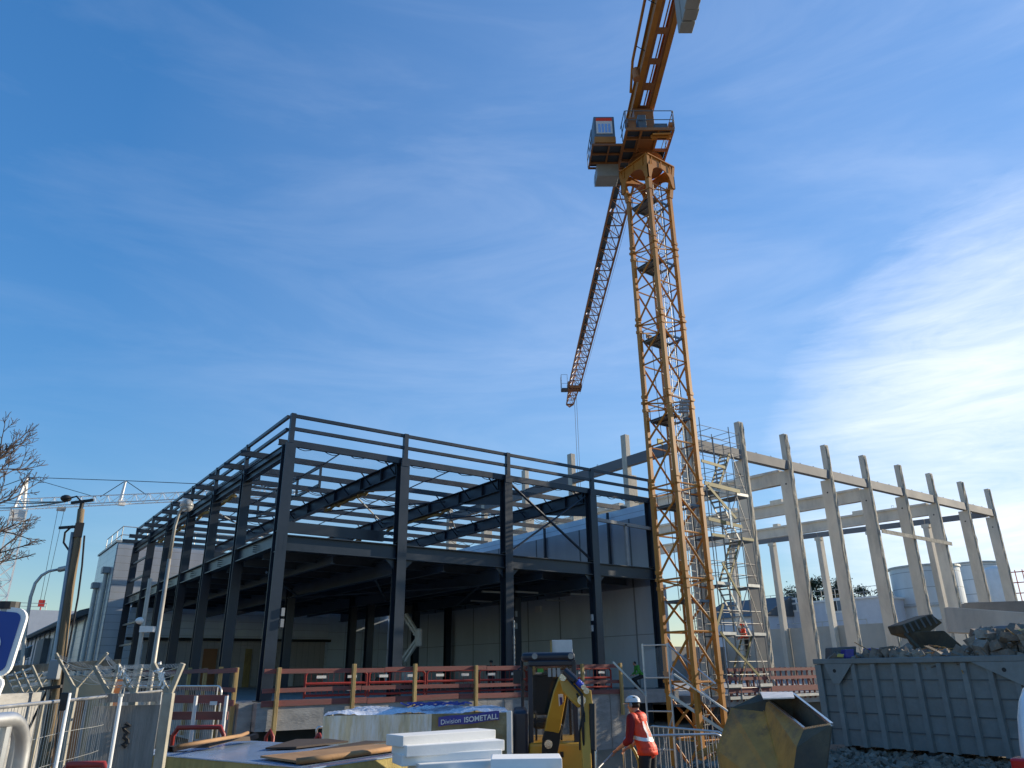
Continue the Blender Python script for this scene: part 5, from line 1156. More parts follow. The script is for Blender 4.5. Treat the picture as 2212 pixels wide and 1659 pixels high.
mb = MB(); mb.box(X(1268, 1786, -1.3), (.45, .4, .45), 0, FR); mb.build('bucket', mt['dark'], ex, bevel=.08)
# ---- people
def blend(name, nodes, edges, m_, parent, ax, ay, voxel=.01, extra=None, smooth=6):
    """nodes: (point, rx, ry); tapered limbs between nodes fused into ONE continuous surface"""
    mb = MB()
    for p, rx, ry in nodes:
        rings = []
        for q in range(9):
            t_ = math.pi*(q+.05)/8.1; rings.append([V(p)+ax*rx*math.sin(t_)*math.cos(2*math.pi*k/14)+ay*ry*math.sin(t_)*math.sin(2*math.pi*k/14)-V((0, 0, min(rx, ry)*math.cos(t_))) for k in range(14)])
        mb.loft(rings)
    for a, b in edges:
        (p, rx, ry), (q, sx_, sy_) = nodes[a], nodes[b]; p, q = V(p), V(q)
        if rx == ry and sx_ == sy_: mb.tube(p, q, rx, 14, sx_)
        else: mb.loft([[p.lerp(q, u)+ax*(rx+(sx_-rx)*u)*math.cos(2*math.pi*k/18)+ay*(ry+(sy_-ry)*u)*math.sin(2*math.pi*k/18) for k in range(18)] for u in (0, .5, 1)])
    for p, r3 in (extra or []):
        rings = []
        for q in range(11):
            t_ = math.pi*(q+.05)/10.1; rings.append([V(p)+ax*r3[0]*math.sin(t_)*math.cos(2*math.pi*k/18)+ay*r3[1]*math.sin(t_)*math.sin(2*math.pi*k/18)-V((0, 0, r3[2]*math.cos(t_))) for k in range(18)])
        mb.loft(rings)
    o = mb.build(name, m_, parent); rm = o.modifiers.new('fuse', 'REMESH'); rm.mode = 'VOXEL'; rm.voxel_size = voxel; sm_ = o.modifiers.new('smooth', 'SMOOTH'); sm_.factor = .5; sm_.iterations = smooth
    bpy.context.view_layer.update(); dg = bpy.context.evaluated_depsgraph_get(); nm = bpy.data.meshes.new_from_object(o.evaluated_get(dg)); bpy.data.objects.remove(o)
    for p in nm.polygons: p.use_smooth = True
    nm.materials.clear(); nm.materials.append(m_); n_ = bpy.data.objects.new(name, nm); C.objects.link(n_); n_.parent = parent; return n_
def ell(c, a, b, ax, ay, n_=20): return [c+ax*a*math.cos(2*math.pi*k/n_)+ay*b*math.sin(2*math.pi*k/n_) for k in range(n_)]
def person(label, foot, face, s_, top, hat=True, group=None, lean=.0, crouch=0, arm='work', vest=None, pants='trouser', shirt='darkred', detail=True, hatmat='helmet'):
    """foot: ground point, face: unit heading; s_: body height. local: x side (person's right), y forward."""
    t = thing('person', label, 'person', foot, group)
    fy = V(face).normalized(); fx = V((fy.y, -fy.x, 0)); h = s_
    def J_(x, y, z): return V(foot)+fx*x*h+fy*y*h+V((0, 0, z*h))
    cz = crouch
    pel = (0, -cz*.25, .53-cz*.25); ch = (0, pel[1]+.06+lean*.6, pel[2]+.20); nk = (0, pel[1]+.045+lean*.9, pel[2]+.285-lean*.15); hd_ = (0, nk[1]+.028+lean*.25, nk[2]+.062); ht_ = (0, hd_[1]+.01, hd_[2]+.06)
    vx = .0032*h if detail else .012
    mid = (0, (pel[1]+ch[1])/2, (pel[2]+ch[2])/2); shl = (0, nk[1]-.012, nk[2]-.035)
    nd_ = []; ed = []
    def A_(p, rx, ry=None): nd_.append((J_(*p), rx*h, (rx if ry is None else ry)*h)); return len(nd_)-1
    a0 = A_(pel, .080, .058); a1 = A_(mid, .072, .052); a2 = A_(ch, .088, .060); a3 = A_(shl, .070, .042); a4 = A_(nk, .031); a5 = A_((0, hd_[1]-.012, hd_[2]-.02), .030)
    ed += [(a0, a1), (a1, a2), (a2, a3), (a3, a4), (a4, a5)]; arms = {}
    extra = [(J_(*hd_), (.040*h, .050*h, .060*h)), (J_(0, hd_[1]+.022, hd_[2]-.034), (.026*h, .024*h, .022*h)), (J_(0, hd_[1]+.052, hd_[2]-.004), (.007*h, .011*h, .013*h)), (J_(0, hd_[1]+.036, hd_[2]+.02), (.030*h, .014*h, .012*h))]
    for sgn in (-1, 1):
        sh = (sgn*.105, ch[1]+.005, ch[2]+.052)
        if arm == 'work': el = (sgn*.125, sh[1]+.02, sh[2]-.175); wr = (sgn*.10, el[1]+.13, el[2]-.075)
        else: el = (sgn*.13, sh[1]-.01, sh[2]-.18); wr = (sgn*.135, el[1]+.03, el[2]-.145)
        arms[sgn] = (sh, el, wr); i1 = A_(sh, .033); i2 = A_(el, .024); i3 = A_(wr, .0155); ed += [(a3, i1), (i1, i2), (i2, i3)]
        hp_ = (sgn*.05, pel[1], pel[2]-.035); kn = (sgn*.06, pel[1]+.02+cz*.45, .28-cz*.02); an = (sgn*.062, -.01, .045); ft = (sgn*.07, .09, .022)
        i1 = A_(hp_, .050); i2 = A_(kn, .034); i3_ = A_(an, .022); i4 = A_(ft, .018); ed += [(a0, i1), (i1, i2), (i2, i3_), (i3_, i4)]
        d = (V(wr)-V(el)).normalized()
        if detail:
            pm = V(wr)+d*.048; side = V((1, 0, 0)); dn = V((0, .25, -1)).normalized()
            for q in range(4):
                b = pm+side*(-.0165+.011*q); l_ = (.036, .043, .041, .033)[q]; c0 = A_(tuple(V(wr)+d*.012+side*(-.009+.006*q)), .0085); c00 = A_(tuple(b), .0080); c1 = A_(tuple(b+d*l_*.42+dn*.006), .0050); b2 = b+d*l_*.42+dn*.006+(d*.45+dn*.7).normalized()*l_*.36; c2 = A_(tuple(b2), .0047); c3 = A_(tuple(b2+(dn-d*.3).normalized()*l_*.26), .0042); ed += [(c0, c00), (c00, c1), (c1, c2), (c2, c3)]
            b = V(wr)+d*.02-side*sgn*.012; t1 = A_(tuple(b), .0075); t2 = A_(tuple(b+d*.018-side*sgn*.016), .0062); t3 = A_(tuple(b+d*.036-side*sgn*.016+dn*.010), .0052); ed += [(t1, t2), (t2, t3)]
        else:
            q1_ = A_(tuple(V(wr)+d*.04), .016); ed += [(i3, q1_)]
    body = blend('body', nd_, ed, mt['skin'], t, fx, fy, vx, extra, 3 if detail else 2)
    # clothes over the same figure
    nd_ = []; ed = []; a0 = A_((0, pel[1], pel[2]+.02), .088, .066); a00 = A_((0, pel[1], pel[2]-.02), .086, .066); ed += [(a0, a00)]
    for sgn in (-1, 1):
        hp_ = (sgn*.05, pel[1], pel[2]-.045); kn = (sgn*.061, pel[1]+.02+cz*.45, .28-cz*.02); an = (sgn*.062, -.008, .055); i1 = A_(hp_, .057); i2 = A_(kn, .044); i3 = A_(an, .036); ed += [(a00, i1), (i1, i2), (i2, i3)]
    blend('trousers', nd_, ed, mt[pants], t, fx, fy, .012, None, 4)
    for sgn in (-1, 1):
        nd_ = []; ed = []; i1 = A_((sgn*.062, -.02, .06), .030); i2 = A_((sgn*.063, -.012, .026), .026); i3 = A_((sgn*.07, .085, .022), .022); blend('boot', nd_, [(0, 1), (1, 2)], mt['dark'], t, fx, fy, .01, None, 3)
    nd_ = []; ed = []; a0 = A_((0, pel[1], pel[2]+.015), .092, .070); a1 = A_(mid, .082, .062); a2 = A_(ch, .095, .067); a3 = A_(shl, .074, .048); a4 = A_((0, nk[1]-.004, nk[2]+.0), .038); ed += [(a0, a1), (a1, a2), (a2, a3), (a3, a4)]
    for sgn in (-1, 1):
        sh, el, wr = arms[sgn]; we = tuple(V(el)+(V(wr)-V(el))*(.3 if detail else .7)); i1 = A_(sh, .041); i2 = A_(el, .034); i3 = A_(we, .029); ed += [(a3, i1), (i1, i2), (i2, i3)]
    blend('jumper', nd_, ed, mt[shirt], t, fx, fy, .009 if detail else .014, None, 4)
    if vest:
        nd_ = []; ed = []; a0 = A_((0, pel[1], pel[2]+.0), .102, .083); a1 = A_(mid, .096, .078); a2 = A_(ch, .104, .076); a3 = A_(shl, .082, .057); ed += [(a0, a1), (a1, a2), (a2, a3)]
        for sgn in (-1, 1): i1 = A_((sgn*.082, ch[1]+.002, ch[2]+.050), .047); ed += [(a3, i1), (a2, i1)]
        vo = blend('hi_vis_vest', nd_, ed, mt[vest], t, fx, fy, .009, None, 3)
        def ringat(u, ex_):
            c = V(pel)+(V(nk)-V(pel))*u*.93; return ell(J_(c[0], c[1], c[2]-.015), (.0985+ex_)*h, (.0755+ex_)*h, fx, fy, 24)
        def onto(p, off=.005):
            ok, co, no, _i = vo.closest_point_on_mesh(V(p)-wloc(vo)); return co+wloc(vo)+no.normalized()*off
        hem = V(pel); mb = MB(); mb.loft([ell(J_(hem.x, hem.y, hem.z+z_h), wr_*h, dr_*h, fx, fy, 28) for z_h, wr_, dr_ in ((.02, .100, .078), (-.015, .105, .082), (-.04, .107, .085))], cap=False); ho = mb.build('vest_hem', mt[vest], vo, smooth=True); ho.modifiers.new('thick', 'SOLIDIFY').thickness = .008
        MB().loft([[onto(p) for p in ringat(u_, .03)] for u_ in (.36, .40, .44, .47)], cap=False).build('reflective_band', mt['reflect'], vo, smooth=True)
        for sgn in (-1, 1):
            cc = lambda u: V(pel)+(V(nk)-V(pel))*u*.93; st_ = []
            for u_ in (.44, .52, .60, .68, .76, .84, .91):
                q_ = cc(u_); st_.append([onto(J_(sgn*(.052+w_s), q_[1]-.13, q_[2]-.012)) for w_s in (-.014, 0, .014)])
            mb = MB(); i0 = len(mb.v)
            for r_s in st_: mb.v += r_s
            for a_s in range(len(st_)-1):
                for b_s in range(2): mb.f.append((a_s*3+b_s, a_s*3+b_s+1, a_s*3+b_s+4, a_s*3+b_s+3))
            mb.build('reflective_strap', mt['reflect'], vo, smooth=True)
    H = J_(*hd_)
    fz = V((0, 0, 1)); tl_ = lean*1.2
    fyh = (fy*math.cos(tl_)-fz*math.sin(tl_)); fzh = (fz*math.cos(tl_)+fy*math.sin(tl_))
    def HP(x, y, z): return H+fx*x*h+fyh*y*h+fzh*z*h
    if detail:                                             # face
        for sgn in (-1, 1):
            MB().sphere(HP(sgn*.016, .0445, .008), .0058*h, 8, 6).build('eye', mt['helmet'], body, smooth=True); MB().sphere(HP(sgn*.016, .0495, .008), .0028*h, 6, 4).build('pupil', mt['dark'], body, smooth=True)
            MB().sphere(HP(sgn*.042, .0, -.004), .015*h, 8, 6, (.4, .7, 1)).build('ear', mt['skin'], body, smooth=True)
        MB().tube(HP(-.010, .0455, -.033), HP(.010, .0455, -.033), .0026*h, 6).build('mouth', mt['darkred'], body)
    hr = [[HP(.045*math.sin(a)*math.cos(p), -.009+.050*math.sin(a)*math.sin(p), .008+.058*math.cos(a)) for p in [2*math.pi*k/14 for k in range(14)]] for a in (.05, .5, 1.0, 1.5, 1.9)]
    MB().loft(hr).build('hair', mt['hair'], t, smooth=True)
    if hat:
        hr = [[HP(r_*math.cos(p), .004+r_*1.18*math.sin(p), z) for p in [2*math.pi*k/20 for k in range(20)]] for r_, z in ((.064, .030), (.059, .033), (.058, .05), (.052, .068), (.037, .083), (.018, .090), (.003, .092))]
        hh = MB().loft(hr).build('helmet', mt[hatmat], t, smooth=True)
        MB().loft([[HP(-.038, .058, .028), HP(.038, .058, .028), HP(.026, .094, .020), HP(-.026, .094, .020)], [HP(-.038, .058, .033), HP(.038, .058, .033), HP(.026, .094, .025), HP(-.026, .094, .025)]]).build('peak', mt[hatmat], hh)
        if detail:
            for sgn in (-1, 1):
                MB().sphere(HP(sgn*.060, -.004, .012), .024*h, 10, 6, (.45, .8, 1)).build('ear_defender', mt['dark'] if sgn > 0 else mt['grey'], hh, smooth=True)
            for p_, r_ in (((-.028, -.028, .075), .016), ((.024, -.045, .062), .014)): MB().sphere(HP(*p_), r_*h, 10, 6, (1, 1, .3)).build('sticker', mt['pine'], hh, smooth=True)
            mb = MB(); mb.path([HP(.0645*math.cos(p), .004+.076*math.sin(p), .033) for p in [2*math.pi*k/16 for k in range(17)]], .003*h, 5); mb.build('helmet_rim', mt['dark'], hh)
    return t, J_, arms
wf = atD(1404, 1700, 13.2); wf.z = .03
hdg = (-r0*.80+f0*.60)
wk, Jw, arms = person('worker in orange vest and white helmet standing beside the crane, looking down', wf, hdg, 1.82, None, lean=.03, vest='orangevest')
hand = Jw(*(V(arms[-1][2])+(V(arms[-1][2])-V(arms[-1][1])).normalized()*.06)); e2 = atD(1290, 1662, 12.9)
o = MB().tube(hand+(hand-e2).normalized()*.12, e2, .014, 8).build('steel_rod', mt['galvd']); tag(o, 'thin grey rod held low by the worker in the orange vest', 'rod')
o = MB().path([atD(x, y, 13.35) for x, y in ((1357, 1602), (1364, 1612), (1372, 1625), (1379, 1642), (1382, 1665), (1380, 1700))], .022, 8).build('yellow_hose', mt['hose'], smooth=True); tag(o, 'pale yellow hose hanging beside the orange vest worker', 'hose')
# background workers
P = atD(1377, 1460, 33.5); person('worker in green hi-vis top bending on the slab behind the excavator', (P.x, P.y, 1.4), -f0*.3-r0, 1.35, None, hat=False, group='workers in the background', lean=.12, crouch=.55, shirt='green', detail=False)
P = atD(1061, 1450, 31); person('dark clothed worker behind the red rail left of the excavator', (P.x, P.y, 1.4), -f0, 1.3, None, hat=True, group='workers in the background', lean=.02, crouch=.3, shirt='trouser', detail=False, hatmat='dark')
P = onY(1612, 1380, 21.3); person('worker with orange helmet and top standing low in the scaffold stair tower', (P.x, 21.3, onY(1612, 1421, 21.3).z), -r0, 1.45, None, hat=True, group='workers in the background', shirt='orangevest', detail=False, hatmat='orangevest')
# ---- crowd barriers
def cbar(p, q, zt_, label, n_=14, low=.25, r_=.02):
    p, q = V(p), V(q); t = thing('crowd_barrier', label, 'barrier', xy(p), 'galvanised crowd barriers'); d = (q-p).normalized(); L_ = (q-p).length; g = lambda a, z: xy(p)+d*a+V((0, 0, z))
    MB().path([g(0, .05), g(0, zt_-.12), g(.04, zt_-.03), g(.13, zt_), g(L_-.13, zt_), g(L_-.04, zt_-.03), g(L_, zt_-.12), g(L_, .05)], r_, 8).build('frame', mt['galv'], t, smooth=True)
    MB().tube(g(0, low), g(L_, low), .014, 8).build('lower_rail', mt['galv'], t)
    for k in range(1, n_): MB().tube(g(L_*k/n_, low), g(L_*k/n_, zt_), .007, 5).build('bar', mt['galvd'], t)
cbar(xy(atD(1344, 1570, 14.0)), xy(atD(1556, 1550, 14.6)), 1.12, 'galvanised crowd barrier passing behind the orange vest worker')
cbar(xy(atD(1560, 1560, 15.2)), xy(atD(1400, 1560, 16.8)), 1.1, 'crowd barrier standing farther back inside the crane base')
# ---- tipping skip
def BQ(x, y, D): return atD(x, y, D)
A1, B1, C1, D1 = BQ(1643, 1499, 11.9), BQ(1713, 1499, 11.5), BQ(1797, 1565, 10.2), BQ(1738, 1575, 10.6)
E1, F1, G1, R1 = BQ(1580, 1530, 11.8), BQ(1548, 1620, 11.5), BQ(1570, 1760, 11.1), BQ(1706, 1740, 10.3)
S1, T1, U1 = BQ(1722, 1615, 10.4), BQ(1776, 1740, 10.0), BQ(1722, 1740, 11.2)
H1 = BQ(1700, 1540, 11.9)
ts = thing('tipping_skip', 'dented mustard and grey mortar skip tilted with its open mouth to the right', 'skip', xy((F1+C1)/2))
def plate(pts, m_, name, th=.02, parent=None):
    o = MB().quad(*pts).build(name, m_, parent or ts); s_ = o.modifiers.new('thick', 'SOLIDIFY'); s_.thickness = th; s_.offset = 0; return o
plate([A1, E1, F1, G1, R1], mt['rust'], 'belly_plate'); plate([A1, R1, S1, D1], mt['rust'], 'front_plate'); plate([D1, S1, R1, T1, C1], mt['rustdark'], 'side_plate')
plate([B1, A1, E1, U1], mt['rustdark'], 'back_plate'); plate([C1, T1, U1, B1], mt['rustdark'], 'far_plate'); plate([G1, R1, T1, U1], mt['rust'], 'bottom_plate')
for p, q in ((A1, D1), (D1, C1), (C1, B1)): MB().beam(p, q, .035, .035).build('rim', mt['wornsteel'], ts)
MB().beam(A1, R1, .05, .03).build('rib', mt['rust'], ts)
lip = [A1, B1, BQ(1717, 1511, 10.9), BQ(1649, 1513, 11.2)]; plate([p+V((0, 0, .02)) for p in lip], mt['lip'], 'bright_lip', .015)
c = (F1+G1)/2; MB().tube(V((c.x, c.y, .15)), V((c.x, c.y, .15))-r0*.8, .05, 8).build('tow_bar', mt['rustdark'], ts)
MB().hexa([xy(F1, .02), xy(D1, .02), xy(C1, .02), xy(U1, .02)], [xy(F1, .3), xy(D1, .3), xy(C1, .3), xy(U1, .3)]).build('skid_frame', mt['rustdark'], ts)
rr = random.Random(77); c = BQ(1530, 1648, 12.0); mb = MB(); rings = []
for j in range(8):
    t_ = math.pi*(j+.1)/7.2; rings.append([xy(c, .0)+V((math.cos(a)*(.40*math.sin(t_)**.6+.02)*rr.uniform(.85, 1.12), math.sin(a)*(.40*math.sin(t_)**.6+.02)*rr.uniform(.85, 1.12), (.40-.40*math.cos(t_))*.95)) for a in [2*math.pi*k/14 for k in range(14)]])
o = mb.loft(rings).build('rubble_sack', mt['rustdark'], smooth=True); tag(o, 'dark crumpled rubble sack leaning left of the mustard skip', 'sack')
for k, (x, y, D, s_) in enumerate(((1345, 1652, 13.5, .3), (1325, 1655, 14.5, .25), (1460, 1655, 12.6, .3))):
    P = BQ(x, y, D); o = MB().beam(xy(P, .08), xy(P, .1)+r0*s_+f0*.1, .1, .05).build('broken_plank', mt['redwood']); tag(o, ('short faded red plank on the ground left of the orange vest worker', 'second short red plank farther left on the ground beyond the excavator stick', 'short red plank on the ground between the worker and the mustard skip')[k], 'plank', 'red planks on the ground')
# ---- grey roll-off container
XC = 20.4; ct = thing('rolloff_container', 'large grey ribbed roll-off container full of rubble at right', 'container', (XC, 13.3, 0))
yL, yR = 13.35, 5.4; zt2, zb2 = 2.28, .18
MB().bb((XC, yR, zb2), (XC+.05, yL, zt2)).build('side_wall', mt['skip'], ct); MB().bb((XC+2.2, yR, zb2), (XC+2.25, yL, zt2)).build('side_wall', mt['skip'], ct)
MB().bb((XC+.05, yL-.05, zb2), (XC+2.2, yL, zt2)).build('end_wall', mt['skip'], ct); MB().bb((XC+.05, yR, zb2), (XC+2.2, yR+.05, zt2-.2)).build('end_wall', mt['skip'], ct)
MB().bb((XC-.12, yR-.03, zt2-.04), (XC+.06, yL+.05, zt2+.10)).build('top_rail', mt['skip'], ct, bevel=.015)
MB().bb((XC-.09, yL-.16, zb2), (XC-.001, yL+.03, zt2-.05)).build('corner_post', mt['skip'], ct, bevel=.015)
for px_ in (1808, 1847, 1890, 1935, 1983, 2033, 2086, 2141, 2196):
    y = onX(px_, 1450, XC).y; mb = MB(); mb.hexa([(XC-.09, y-.06, zb2-.02), (XC-.001, y-.09, zb2-.02), (XC-.001, y+.09, zb2-.02), (XC-.09, y+.06, zb2-.02)], [(XC-.09, y-.06, zt2-.05), (XC-.001, y-.09, zt2-.05), (XC-.001, y+.09, zt2-.05), (XC-.09, y+.06, zt2-.05)]); mb.build('rib', mt['skip'], ct)
for z in (.56, .98, 1.40, 1.82): MB().bb((XC-.022, yR, z), (XC-.001, yL-.1, z+.03)).build('seam', mt['roofdark'], ct)
y = onX(1808, 1450, XC).y; mb = MB(); mb.prism([(XC-.1, y+.3, zt2-.04), (XC-.1, y-.55, zt2-.04), (XC-.1, y-.1, zt2-.55), (XC-.1, y+.1, zt2-.55)], (-.02, 0, 0)); g_ = mb.build('gusset', mt['skip'], ct); MB().tube((XC-.125, y, zt2-.22), (XC-.118, y, zt2-.22), .05, 12).build('lifting_eye', mt['dark'], g_)
y = onX(2205, 1450, XC).y; mb = MB(); mb.prism([(XC-.1, y+1.0, zt2-.04), (XC-.1, y-.4, zt2-.04), (XC-.1, y-.4, zt2-.75)], (-.02, 0, 0)); g_ = mb.build('gusset', mt['skip'], ct); MB().tube((XC-.125, y+.3, zt2-.22), (XC-.118, y+.3, zt2-.22), .05, 12).build('lifting_eye', mt['dark'], g_)
for k in range(4): MB().tube((XC+.1, yL-.6-2.2*k, .12), (XC+.35, yL-.6-2.2*k, .12), .12, 12).build('roller', mt['dark'], ct)
rr = random.Random(9); pts = []
for _ in range(3400):
    x, y = rr.uniform(XC+.1, XC+2.15), rr.uniform(yR+.1, yL-.1); pts.append((x, y, 2.05+rr.uniform(0, .3)+.85*max(0, 1-abs(y-7.2)/2.8)*rr.random()+.2*math.exp(-((y-11.3)/.8)**2)))
chunks('rubble_heap', pts, .05, .42, mt['rubble'], 'heap of broken concrete and rubble filling the grey roll-off container', 'rubble', 5)
rr = random.Random(44)
for k, nm_ in enumerate(('leftmost', 'second', 'third', 'fourth', 'rightmost')):
    y_ = 12.4-1.3*k; a = V((XC+rr.uniform(.2, .6), y_, 2.38)); b = a+V((rr.uniform(.4, 1.2), rr.uniform(-.9, .9), rr.uniform(.1, .35))); o = MB().beam(a, b, .12, .04).build('timber_offcut', mt['postwood' if k % 2 else 'polewood']); tag(o, nm_+' timber offcut sticking out of the rubble in the roll-off container', 'offcut', 'timber offcuts in the container')
mb = MB()
for k in range(22):
    a = V((XC+rr.uniform(.2, 1.8), rr.uniform(5.8, 12.8), 2.3)); pts_ = [a]; d = V((rr.uniform(-1, 1), rr.uniform(-1, 1), rr.uniform(.2, .9))).normalized()
    for q in range(5): d = (d+V((rr.uniform(-.5, .5), rr.uniform(-.5, .5), rr.uniform(-.4, .1)))).normalized(); pts_.append(pts_[-1]+d*.2)
    mb.path(pts_, .012, 4)
o = mb.build('bent_rebar', mt['rust']); o['kind'] = 'stuff'; tag(o, 'bent rusty reinforcing bars sticking out of the container rubble', 'rebar')
# things on and behind the heap
def junk(name, label, cat, pts_, off, m_): o = MB().prism(pts_, off).build(name, m_, None, bevel=.02); return tag(o, label, cat)
DJ = 25.5
junk('broken_slab', 'dark brown torn sheet lying across the rubble behind the container rim', 'slab', [atD(1962, 1365, DJ), atD(2040, 1362, DJ-.5), atD(2108, 1420, DJ-1), atD(1995, 1425, DJ)], f0*.3, mt['rustdark'])
t = thing('concrete_grab', 'weathered grey ribbed steel grab tilted above the rubble', 'grab', xy(atD(1990, 1350, DJ), 2.3)); a, b = atD(1950, 1362, DJ), atD(2032, 1328, DJ); 
mb = MB(); mb.prism([atD(1947, 1350, DJ), atD(2012, 1326, DJ), atD(2037, 1345, DJ), atD(1990, 1378, DJ), atD(1955, 1368, DJ)], f0*.9); mb.build('shell', mt['rustdark'], t, bevel=.03)
for k in range(6): P = atD(1952+12*k, 1349-4.4*k, DJ-.05); Q_ = atD(1962+12.5*k, 1368-4.2*k, DJ-.05); MB().beam(P, Q_, .06, .05).build('rib', mt['roofdark'], t)
MB().tube(atD(1955, 1370, DJ-.3), atD(2010, 1425, DJ-.8), .05, 6).build('arm', mt['rustdark'], t)
junk('blue_crate', 'blue plastic crate left of the third wide concrete column', 'crate', [atD(1826, 1403, 24), atD(1845, 1402, 24), atD(1845, 1422, 24), atD(1826, 1422, 24)], f0*.4, mt['bluetape'])
junk('blue_crate', 'blue plastic crate right of the third wide concrete column', 'crate', [atD(1877, 1400, 24), atD(1898, 1401, 24), atD(1898, 1422, 24), atD(1877, 1422, 24)], f0*.4, mt['bluetape'])
junk('dark_machine_box', 'dark metal box with a shiny yellow plate on the container left end', 'box', [atD(1797, 1399, 24.3), atD(1850, 1396, 24.3), atD(1850, 1425, 24.3), atD(1797, 1425, 24.3)], f0*.5, mt['roofdark'])
junk('yellow_plate', 'small glinting yellow plate before the dark metal box', 'plate', [atD(1810, 1412, 23.9), atD(1824, 1413, 23.9), atD(1822, 1420, 23.9), atD(1808, 1419, 23.9)], f0*.03, mt['hose'])
rr = random.Random(14); pts = [atD(rr.uniform(2110, 2290), rr.uniform(1362, 1425)+abs(rr.gauss(0, 6)), rr.uniform(23, 27)) for _ in range(900)]
chunks('torn_scrap', [tuple(p) for p in pts], .1, .55, mt['rubble'], 'tangle of torn grey scrap and rubble piled at the far right edge', 'rubble', 6)
junk('bent_sheet', 'bent dark metal sheet with pale edge above the scrap at far right', 'sheet', [atD(2108, 1385, 24), atD(2155, 1352, 24.5), atD(2212, 1350, 24), atD(2180, 1372, 23.5), atD(2140, 1420, 23.5)], f0*.1, mt['roofdark'])
junk('pale_sheet', 'pale blue white sheet standing in the scrap before the bent metal', 'sheet', [atD(2108, 1372, 23), atD(2135, 1374, 23), atD(2140, 1410, 23), atD(2112, 1412, 23)], f0*.06, mt['panelblue'])
junk('yellow_scrap', 'small yellow block caught in the scrap at the right edge', 'scrap', [atD(2198, 1360, 22.8), atD(2216, 1358, 22.8), atD(2216, 1384, 22.8), atD(2204, 1386, 22.8)], f0*.1, mt['hose'])
# ---- van at the right edge
vp = atD(2171, 1560, 7.4); va = math.radians(9); vf = V((math.cos(va), math.sin(va), 0)); vr = V((vf.y, -vf.x, 0)); VR_ = Matrix((vr, vf, V((0, 0, 1)))).transposed(); vn = thing('white_van', 'white van cut off by the right edge with its red tail light showing', 'van', xy(vp))
def vb(x0, x1, y0, y1, z0, z1): return MB().box(xy(vp)+vr*(x0+x1)/2+vf*(y0+y1)/2+V((0, 0, (z0+z1)/2)), (x1-x0, y1-y0, z1-z0), 0, VR_)
secs = []
for z, ins, in ((.35, .0), (.8, -.015), (1.3, .0), (1.6, .02), (1.8, .045), (1.92, .075), (2.01, .115), (2.07, .17), (2.11, .24), (2.125, .34), (2.13, .5)):
    r_ = .16; pts_ = []
    for cx_, cy_, a0 in ((1.9-r_-ins, r_+ins, -90), (1.9-r_-ins, 4.6-r_-ins, 0), (r_+ins, 4.6-r_-ins, 90), (r_+ins, r_+ins, 180)):
        for k in range(9): a = math.radians(a0+11.25*k); pts_.append(xy(vp)+vr*(cx_+r_*math.cos(a))+vf*(cy_+r_*math.sin(a))+V((0, 0, z)))
    secs.append(pts_)
MB().loft(secs).build('body', mt['van'], vn, smooth=True)
vb(-.035, .12, .02, .22, 1.12, 1.52).build('tail_light', mt['taillight'], vn, bevel=.02)
vb(.3, 1.6, -.012, .02, 1.25, 1.8).build('rear_window', mt['glass'], vn)
for a, b in ((0, .7), (1.6, .7), (0, 3.6), (1.6, 3.6)): c = xy(vp)+vr*(a+.02)+vf*b+V((0, 0, .33)); MB().tube(c, c+vr*.24, .33, 22).build('wheel', mt['dark'], vn)
vb(.02, 1.88, -.08, .1, .38, .6).build('bumper', mt['dark'], vn, bevel=.03)
# ---- mesh fence panels
def arcpts(g, zt_, L_, r_=.14, n_=6):
    return [g(r_-r_*math.cos(math.pi/2*k/n_), zt_-r_+r_*math.sin(math.pi/2*k/n_)) for k in range(n_+1)]+[g(L_-r_+r_*math.sin(math.pi/2*k/n_), zt_-r_+r_*math.cos(math.pi/2*k/n_)) for k in range(n_+1)]
def fpanel(p, q, zt_, label, vs=.07, hs=.25, r_=.0155, wr=.0028, z0=.1, hang=0, wob=.004, seed=1):
    p, q = V(p), V(q); t = thing('mesh_fence', label, 'fence', xy(p), 'temporary mesh fence panels'); d = (q-p); d.z = 0; L_ = d.length; d.normalize(); g = lambda a, z: xy(p)+d*a+V((0, 0, z)); rr = random.Random(seed); n_ = V((-d.y, d.x, 0))
    MB().path([g(0, z0)]+arcpts(g, zt_, L_, .12)+[g(L_, z0)], r_, 12).build('frame', mt['galv'], t, smooth=True)
    MB().tube(g(L_-.12, z0), g(L_-.12, zt_-.02), r_*.7, 8).build('inner_post', mt['galv'], t); MB().tube(g(.12, z0), g(.12, zt_-.02), r_*.7, 8).build('inner_post', mt['galv'], t)
    mb = MB(); a = .18
    while a < L_-.14:
        ph = rr.uniform(0, 6); mb.path([g(a, z0+(zt_-z0)*k/8)+n_*wob*math.sin(k*1.7+ph)+d*wob*2*math.sin(k*1.1+ph) for k in range(9)], wr, 4); a += vs
    z = z0+.1
    while z < zt_-.05:
        ph = rr.uniform(0, 6); mb.path([g(.12+(L_-.24)*k/12, z+wob*2*math.sin(k*1.3+ph)) for k in range(13)], wr, 4); z += hs
    mb.build('mesh', mt['galvd'], t)
    for a in (0, L_): MB().box(g(a, .07), (.3, .6, .14), math.atan2(d.y, d.x)).build('foot_block', mt['concwall'], t, bevel=.02)
pa = onZ(-60, 1534, 1.98); pb = onZ(354, 1491.5, 1.98)
fpanel(pa, pb, 1.98, 'long galvanised mesh fence panel across the lower left, before the wooden pole')
pa = onZ(262, 1482, 1.98); pb = onZ(480, 1482, 1.98)
fpanel(pa, pb, 1.98, 'finer mesh fence panel behind the first, ending left of the panel stack', vs=.055, hs=.5, wr=.003, seed=3)
pa = atD(-90, 1600, 2.6); pb = atD(62, 1560, 2.9)
fpanel(pa, pb, atD(50, 1549, 2.9).z, 'fence panel corner very close to the camera at the bottom left', vs=.045, hs=.8, wr=.003, r_=.021, seed=4)
